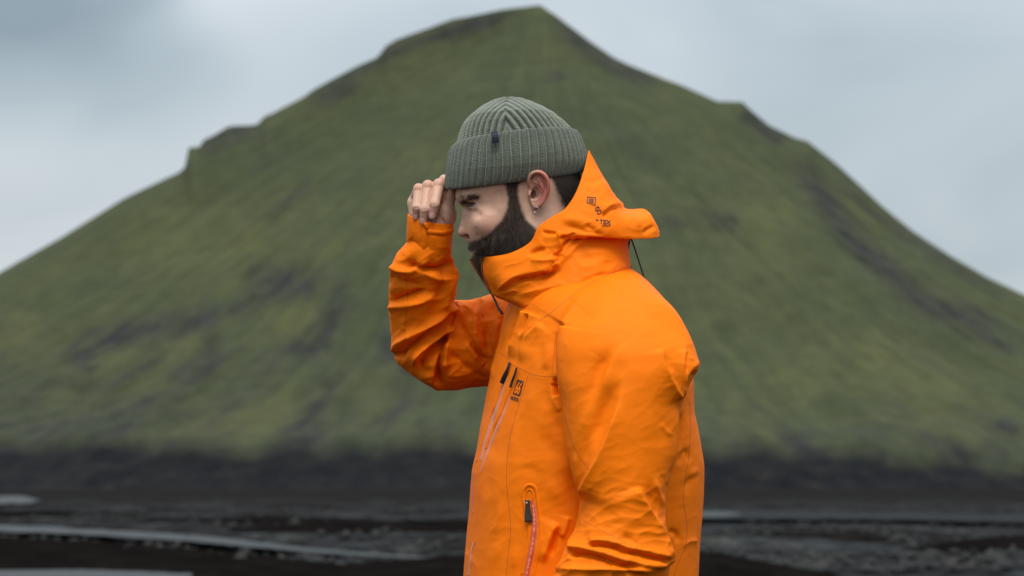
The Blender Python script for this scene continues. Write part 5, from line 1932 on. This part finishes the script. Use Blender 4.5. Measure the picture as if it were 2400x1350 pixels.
def knit(name, stops, groove):
    m, n, l, b = mat(name, (0.12, 0.135, 0.10), 0.95, 0.1, 0.35)
    uvn = n.new('ShaderNodeUVMap'); uvn.uv_map = 'knit'
    tc = n.new('ShaderNodeTexCoord')
    fleck = noise_node(n, l, 700, 3, 0.7, tc.outputs['Object'])
    base = ramp(n, l, fleck.outputs['Fac'], stops)
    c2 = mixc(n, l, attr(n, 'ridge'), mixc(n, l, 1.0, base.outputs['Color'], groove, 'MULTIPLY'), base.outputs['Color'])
    l.new(c2, b.inputs['Base Color'])
    # stitches: slanted waves that mirror at every wale
    sep = n.new('ShaderNodeSeparateXYZ'); l.new(uvn.outputs['UV'], sep.inputs['Vector'])

    def mth(op, a, b_=None):
        k = n.new('ShaderNodeMath'); k.operation = op
        for i, x_ in enumerate((a, b_)):
            if x_ is None: continue
            if isinstance(x_, (int, float)): k.inputs[i].default_value = x_
            else: l.new(x_, k.inputs[i])
        return k.outputs[0]

    w_ = mth('PINGPONG', mth('MULTIPLY', sep.outputs['X'], NRIB * 4), 1.0)
    st = mth('SINE', mth('ADD', mth('MULTIPLY', sep.outputs['Y'], 6.2832 * 44), mth('MULTIPLY', w_, 2.6)))
    edge_ = mth('SUBTRACT', 1.0, mth('POWER', mth('ABSOLUTE', mth('SUBTRACT', mth('MULTIPLY', w_, 2.0), 1.0)), 4.0))
    hgt = mth('MULTIPLY', mth('ADD', mth('MULTIPLY', st, 0.5), 0.5), edge_)
    bump(n, l, b, hgt, 0.8, 0.0015)
    bump(n, l, b, fleck.outputs['Fac'], 0.6, 0.0012)
    return m


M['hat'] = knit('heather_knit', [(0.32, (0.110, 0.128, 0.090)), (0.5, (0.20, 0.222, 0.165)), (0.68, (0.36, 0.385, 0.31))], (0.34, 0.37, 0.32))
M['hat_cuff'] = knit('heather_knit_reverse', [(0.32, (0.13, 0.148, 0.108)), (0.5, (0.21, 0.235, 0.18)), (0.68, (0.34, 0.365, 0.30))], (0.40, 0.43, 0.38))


def hat_mesh(name, rings, ridge, vv, parent, m_=None):
    m = len(rings)
    V = np.vstack(rings)
    F = grid_faces(m, len(AZ), True)
    N_ = normals(V, F)
    mid = (m // 3) * len(AZ) + len(AZ) // 4
    if N_[mid, 2] > 0:
        F = F[:, ::-1]
    o = link_mesh(name, at(V), F, m_ or M['hat'], parent)
    vattr(o, 'ridge', ridge)
    uvl = o.data.uv_layers.new(name='knit')
    li = np.empty(len(o.data.loops), np.int32)
    o.data.loops.foreach_get('vertex_index', li)
    col = li % len(AZ)
    row = li // len(AZ)
    x_ = col / len(AZ)
    # faces that close the ring
    pol = np.repeat(np.arange(len(o.data.polygons)), 4)
    mx = np.maximum.reduceat(col, np.arange(0, len(col), 4))[pol]
    x_ = np.where((mx == len(AZ) - 1) & (col == 0), 1.0, x_)
    uvl.data.foreach_set('uv', np.stack([x_, np.asarray(vv)[row]], 1).astype(np.float32).ravel())
    return o


ca, sa = np.cos(AZ), np.sin(AZ)
# crown
nC = 110
L_, R_, H_, B_ = ring_rows([(1062, 372), (1070, 345), (1076, 320), (1084, 298), (1100, 275), (1130, 250), (1160, 234), (1178, 228), (1190, 226.5)],
                           [(1362, 350), (1354, 326), (1342, 306), (1322, 286), (1296, 265), (1262, 246), (1232, 233), (1210, 227.5), (1192, 226.5)], [108, 107, 106, 103, 95, 73, 44, 18, 1.5], [-6, -12, -15, -14, -12, -8, -4, -2, 0], nC)
rings, ridge = [], []
circ0 = R_[0, 0] - L_[0, 0]
rel = np.mod(AZ - SEAM_A, math.pi / 2) / (math.pi / 2) - 0.5
for i in range(nC):
    W_ = np.clip((R_[i, 0] - L_[i, 0]) / circ0 * 1.06, 0.02, 1) ** 0.9
    ph = rel * (NRIB // 4) * (W_ if i > 20 else 1.0 * W_)
    r_ = rib(ph + 0.0)
    seam_dip = np.exp(-((0.5 - np.abs(rel)) * W_ / 0.022) ** 2)
    P = ring_points(L_[i], R_[i], H_[i], B_[i])
    amp = 6.2 * min(1, 0.25 + 3 * (1 - i / nC)) * (R_[i, 0] - L_[i, 0] > 8)
    nrm = np.stack([ca, -0.6 * np.ones_like(ca) * (i / nC), -sa], 1)
    nrm /= np.linalg.norm(nrm, axis=1)[:, None]
    jit = fbm(P / 30.0, 2)
    rings.append(P + nrm * (amp * (r_ - 0.6) - 2.0 * seam_dip + 1.2 * jit)[:, None])
    ridge.append(np.clip(r_ * 1.2 - 0.3 * seam_dip, 0, 1))  # groove shading between crown ribs is put into the colour
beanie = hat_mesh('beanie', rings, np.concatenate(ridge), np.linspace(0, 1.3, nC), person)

# turned-up cuff, closed section: outside up, over the top edge, inside down
nO, nI = 64, 10
L_, R_, H_, B_ = ring_rows([(1050, 444), (1044, 440), (1042.5, 425), (1044.5, 402), (1048, 380), (1053, 356), (1060, 343), (1069, 336), (1076, 335)],
                           [(1361, 405), (1367, 402), (1372, 392), (1376, 374), (1374.5, 356), (1369, 336), (1361, 318), (1352, 306.5), (1343, 305)],
                           [98, 106, 112, 118, 121, 121, 119, 117, 112], [3, 5, 5, 2, -3, -8, -13, -15.5, -16], nO)
rings, ridge = [], []
for i in range(nO):
    P = ring_points(L_[i], R_[i], H_[i], B_[i])
    t = i / (nO - 1)
    x = AZ / (2 * np.pi) * NRIB + 0.22 * noise3(np.stack([AZ * 3, np.full_like(AZ, t * 2), AZ * 0], 1))
    r_ = 0.75 * rib(x) + 0.45 * np.clip(np.cos(2 * np.pi * (x + 0.5)) * 5 - 4, 0, 1)
    amp = 5.6 * math.sin(math.pi * min(1, max(0.12, t * 6, 0)) / 2) * (1 if t < 0.9 else 0.6)
    nrm = np.stack([ca, np.zeros_like(ca), -sa], 1)
    und = 1.6 * fbm(P / 60.0, 2)
    wob = 1.0 * noise3(np.stack([AZ * 4.0, np.full_like(AZ, 7.7), AZ * 0], 1)) * (1 if t > 0.5 else 1 - t)
    P2 = P + nrm * (amp * (r_ - 0.6) + und)[:, None]
    P2[:, 1] += wob * (0.6 if t > 0.5 else 0.5)
    rings.append(P2)
    ridge.append(0.30 * rib(x) + 1.0 * np.clip(np.cos(2 * np.pi * (x + 0.5)) * 4 - 3, 0, 1))
last, first = rings[-1], rings[0]
cen = lambda P: np.array([P[:, 0].mean(), P[:, 1].mean(), 0])
for j in range(1, nI):
    t = j / (nI - 1)
    Pm = last * (1 - t) + first * t
    c_ = cen(Pm)
    k_ = 1 - 0.075 * math.sin(math.pi * min(1, 0.12 + t * 1.4) / 2 if t < 0.62 else math.pi * (0.5 - 0.48 * (t - 0.62) / 0.38 + 0.0)) if t < 1 else 1
    Q_ = Pm.copy()
    Q_[:, 0] = c_[0] + (Pm[:, 0] - c_[0]) * k_
    Q_[:, 2] = Pm[:, 2] * k_
    rings.append(Q_); ridge.append(np.full(len(AZ), 0.3))
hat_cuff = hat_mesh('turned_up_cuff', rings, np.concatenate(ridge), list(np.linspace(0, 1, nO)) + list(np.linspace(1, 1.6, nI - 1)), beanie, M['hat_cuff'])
cuffV = np.vstack(rings)
hat_bvh = BVHTree.FromPolygons([tuple(q) for q in at(cuffV)], [tuple(int(i) for i in q) for q in grid_faces(nO, len(AZ), True)])

# woven tab folded over the cuff edge, with its mark
pull('label_tab', [(1158.5, 309, -122), (1159.5, 316, -125), (1161, 326, -126.5), (1162, 334, -126)], [15, 16, 16.5, 16], 0.0035, beanie, M['navy'])
tabm = mat('tab_thread', (0.10, 0.12, 0.16), 0.8)[0]
for k in (0, 1):
    t = np.linspace(0, 2 * np.pi, 20)
    ringp = np.stack([1157.2 + 6.0 * k + 3.0 * np.cos(t), 319 - 0.6 * k + 3.0 * np.sin(t), np.full(20, -129.6)], 1)
    tail = spline([(1154.4 + 6.0 * k, 318, -129.6), (1155.2 + 6 * k, 315.0, -129.6), (1158.0 + 6 * k, 313, -129.6)], 8)
    v_, f4, f3 = tubes([at(ringp), at(tail)], [0.0005, 0.0005], 6)
    link_mesh('tab_mark', v_, f4, tabm, beanie, F3=f3)

# loose wool fibres along the outline of the hat
g = np.random.default_rng(44)
allV = np.vstack([cuffV[: nO * len(AZ)]])
idx = g.choice(len(allV), 8000)
Pm = at(allV[idx])
nrm = np.stack([ca, np.zeros_like(ca), np.zeros_like(ca)], 1)
nn = np.stack([ca[idx % len(AZ)], -sa[idx % len(AZ)], 0.25 + 0 * idx], 1)
fz = strands('wool_fuzz', Pm + nn * 0.001, nn, g.normal(size=(len(idx), 3)) * 0.8, g.uniform(0.001, 0.0040, len(idx)), 0.00009, None, curl=0.8, lift=0.5, segs=2, seed=45)
fz.data.materials.append(hair_material('wool_fibre', (0.16, 0.175, 0.14), (0.28, 0.295, 0.25)))
fz.parent = beanie

# ------------------------------------------------------------------ below the frame: trousers and boots
vg = 1140 + HCAM / S


def trouser_sdf(p):
    f = tab_loft(p, [(1560, 1170, 1590, 0, 215), (1640, 1175, 1590, 0, 215), (1760, 1190, 1585, 0, 205), (1830, 1200, 1580, 0, 195)], 1, 0.36)
    for sd_, uu in ((-1, 1410), (1, 1360)):
        f = smin(f, cone(p, (uu - 15, 1800, sd_ * 105), (uu, 2260, sd_ * 120), 112, 82), 40)
        f = smin(f, cone(p, (uu, 2260, sd_ * 120), (uu + 10, vg - 110, sd_ * 122), 82, 72), 30)
    return f


pv, pq = mesh_sdf(trouser_sdf, (1120, 1500, -300), (1640, vg + 20, 300), 10.0, 2)
pv = pv + normals(pv, pq) * (3 * fbm(pv / 70.0, 3))[:, None]
link_mesh('trousers', at(pv), pq, M['trouser'], person)
for sd_, uu in ((-1, 1420), (1, 1370)):
    def boot_sdf(p):
        f = cone(p, (uu, vg - 190, sd_ * 122), (uu, vg - 60, sd_ * 122), 60, 58)
        f = smin(f, ell(p, (uu - 90, vg - 45, sd_ * 126), (140, 62, 66)), 30)
        f = smin(f, ell(p, (uu + 10, vg - 50, sd_ * 122), (75, 62, 60)), 20)
        return smax(f, p[1] - vg, 4)
    bv, bq = mesh_sdf(boot_sdf, (uu - 250, vg - 270, sd_ * 122 - 90), (uu + 110, vg + 20, sd_ * 122 + 90), 7.0, 1)
    link_mesh('boot', at(bv), bq, M['boot'], person)
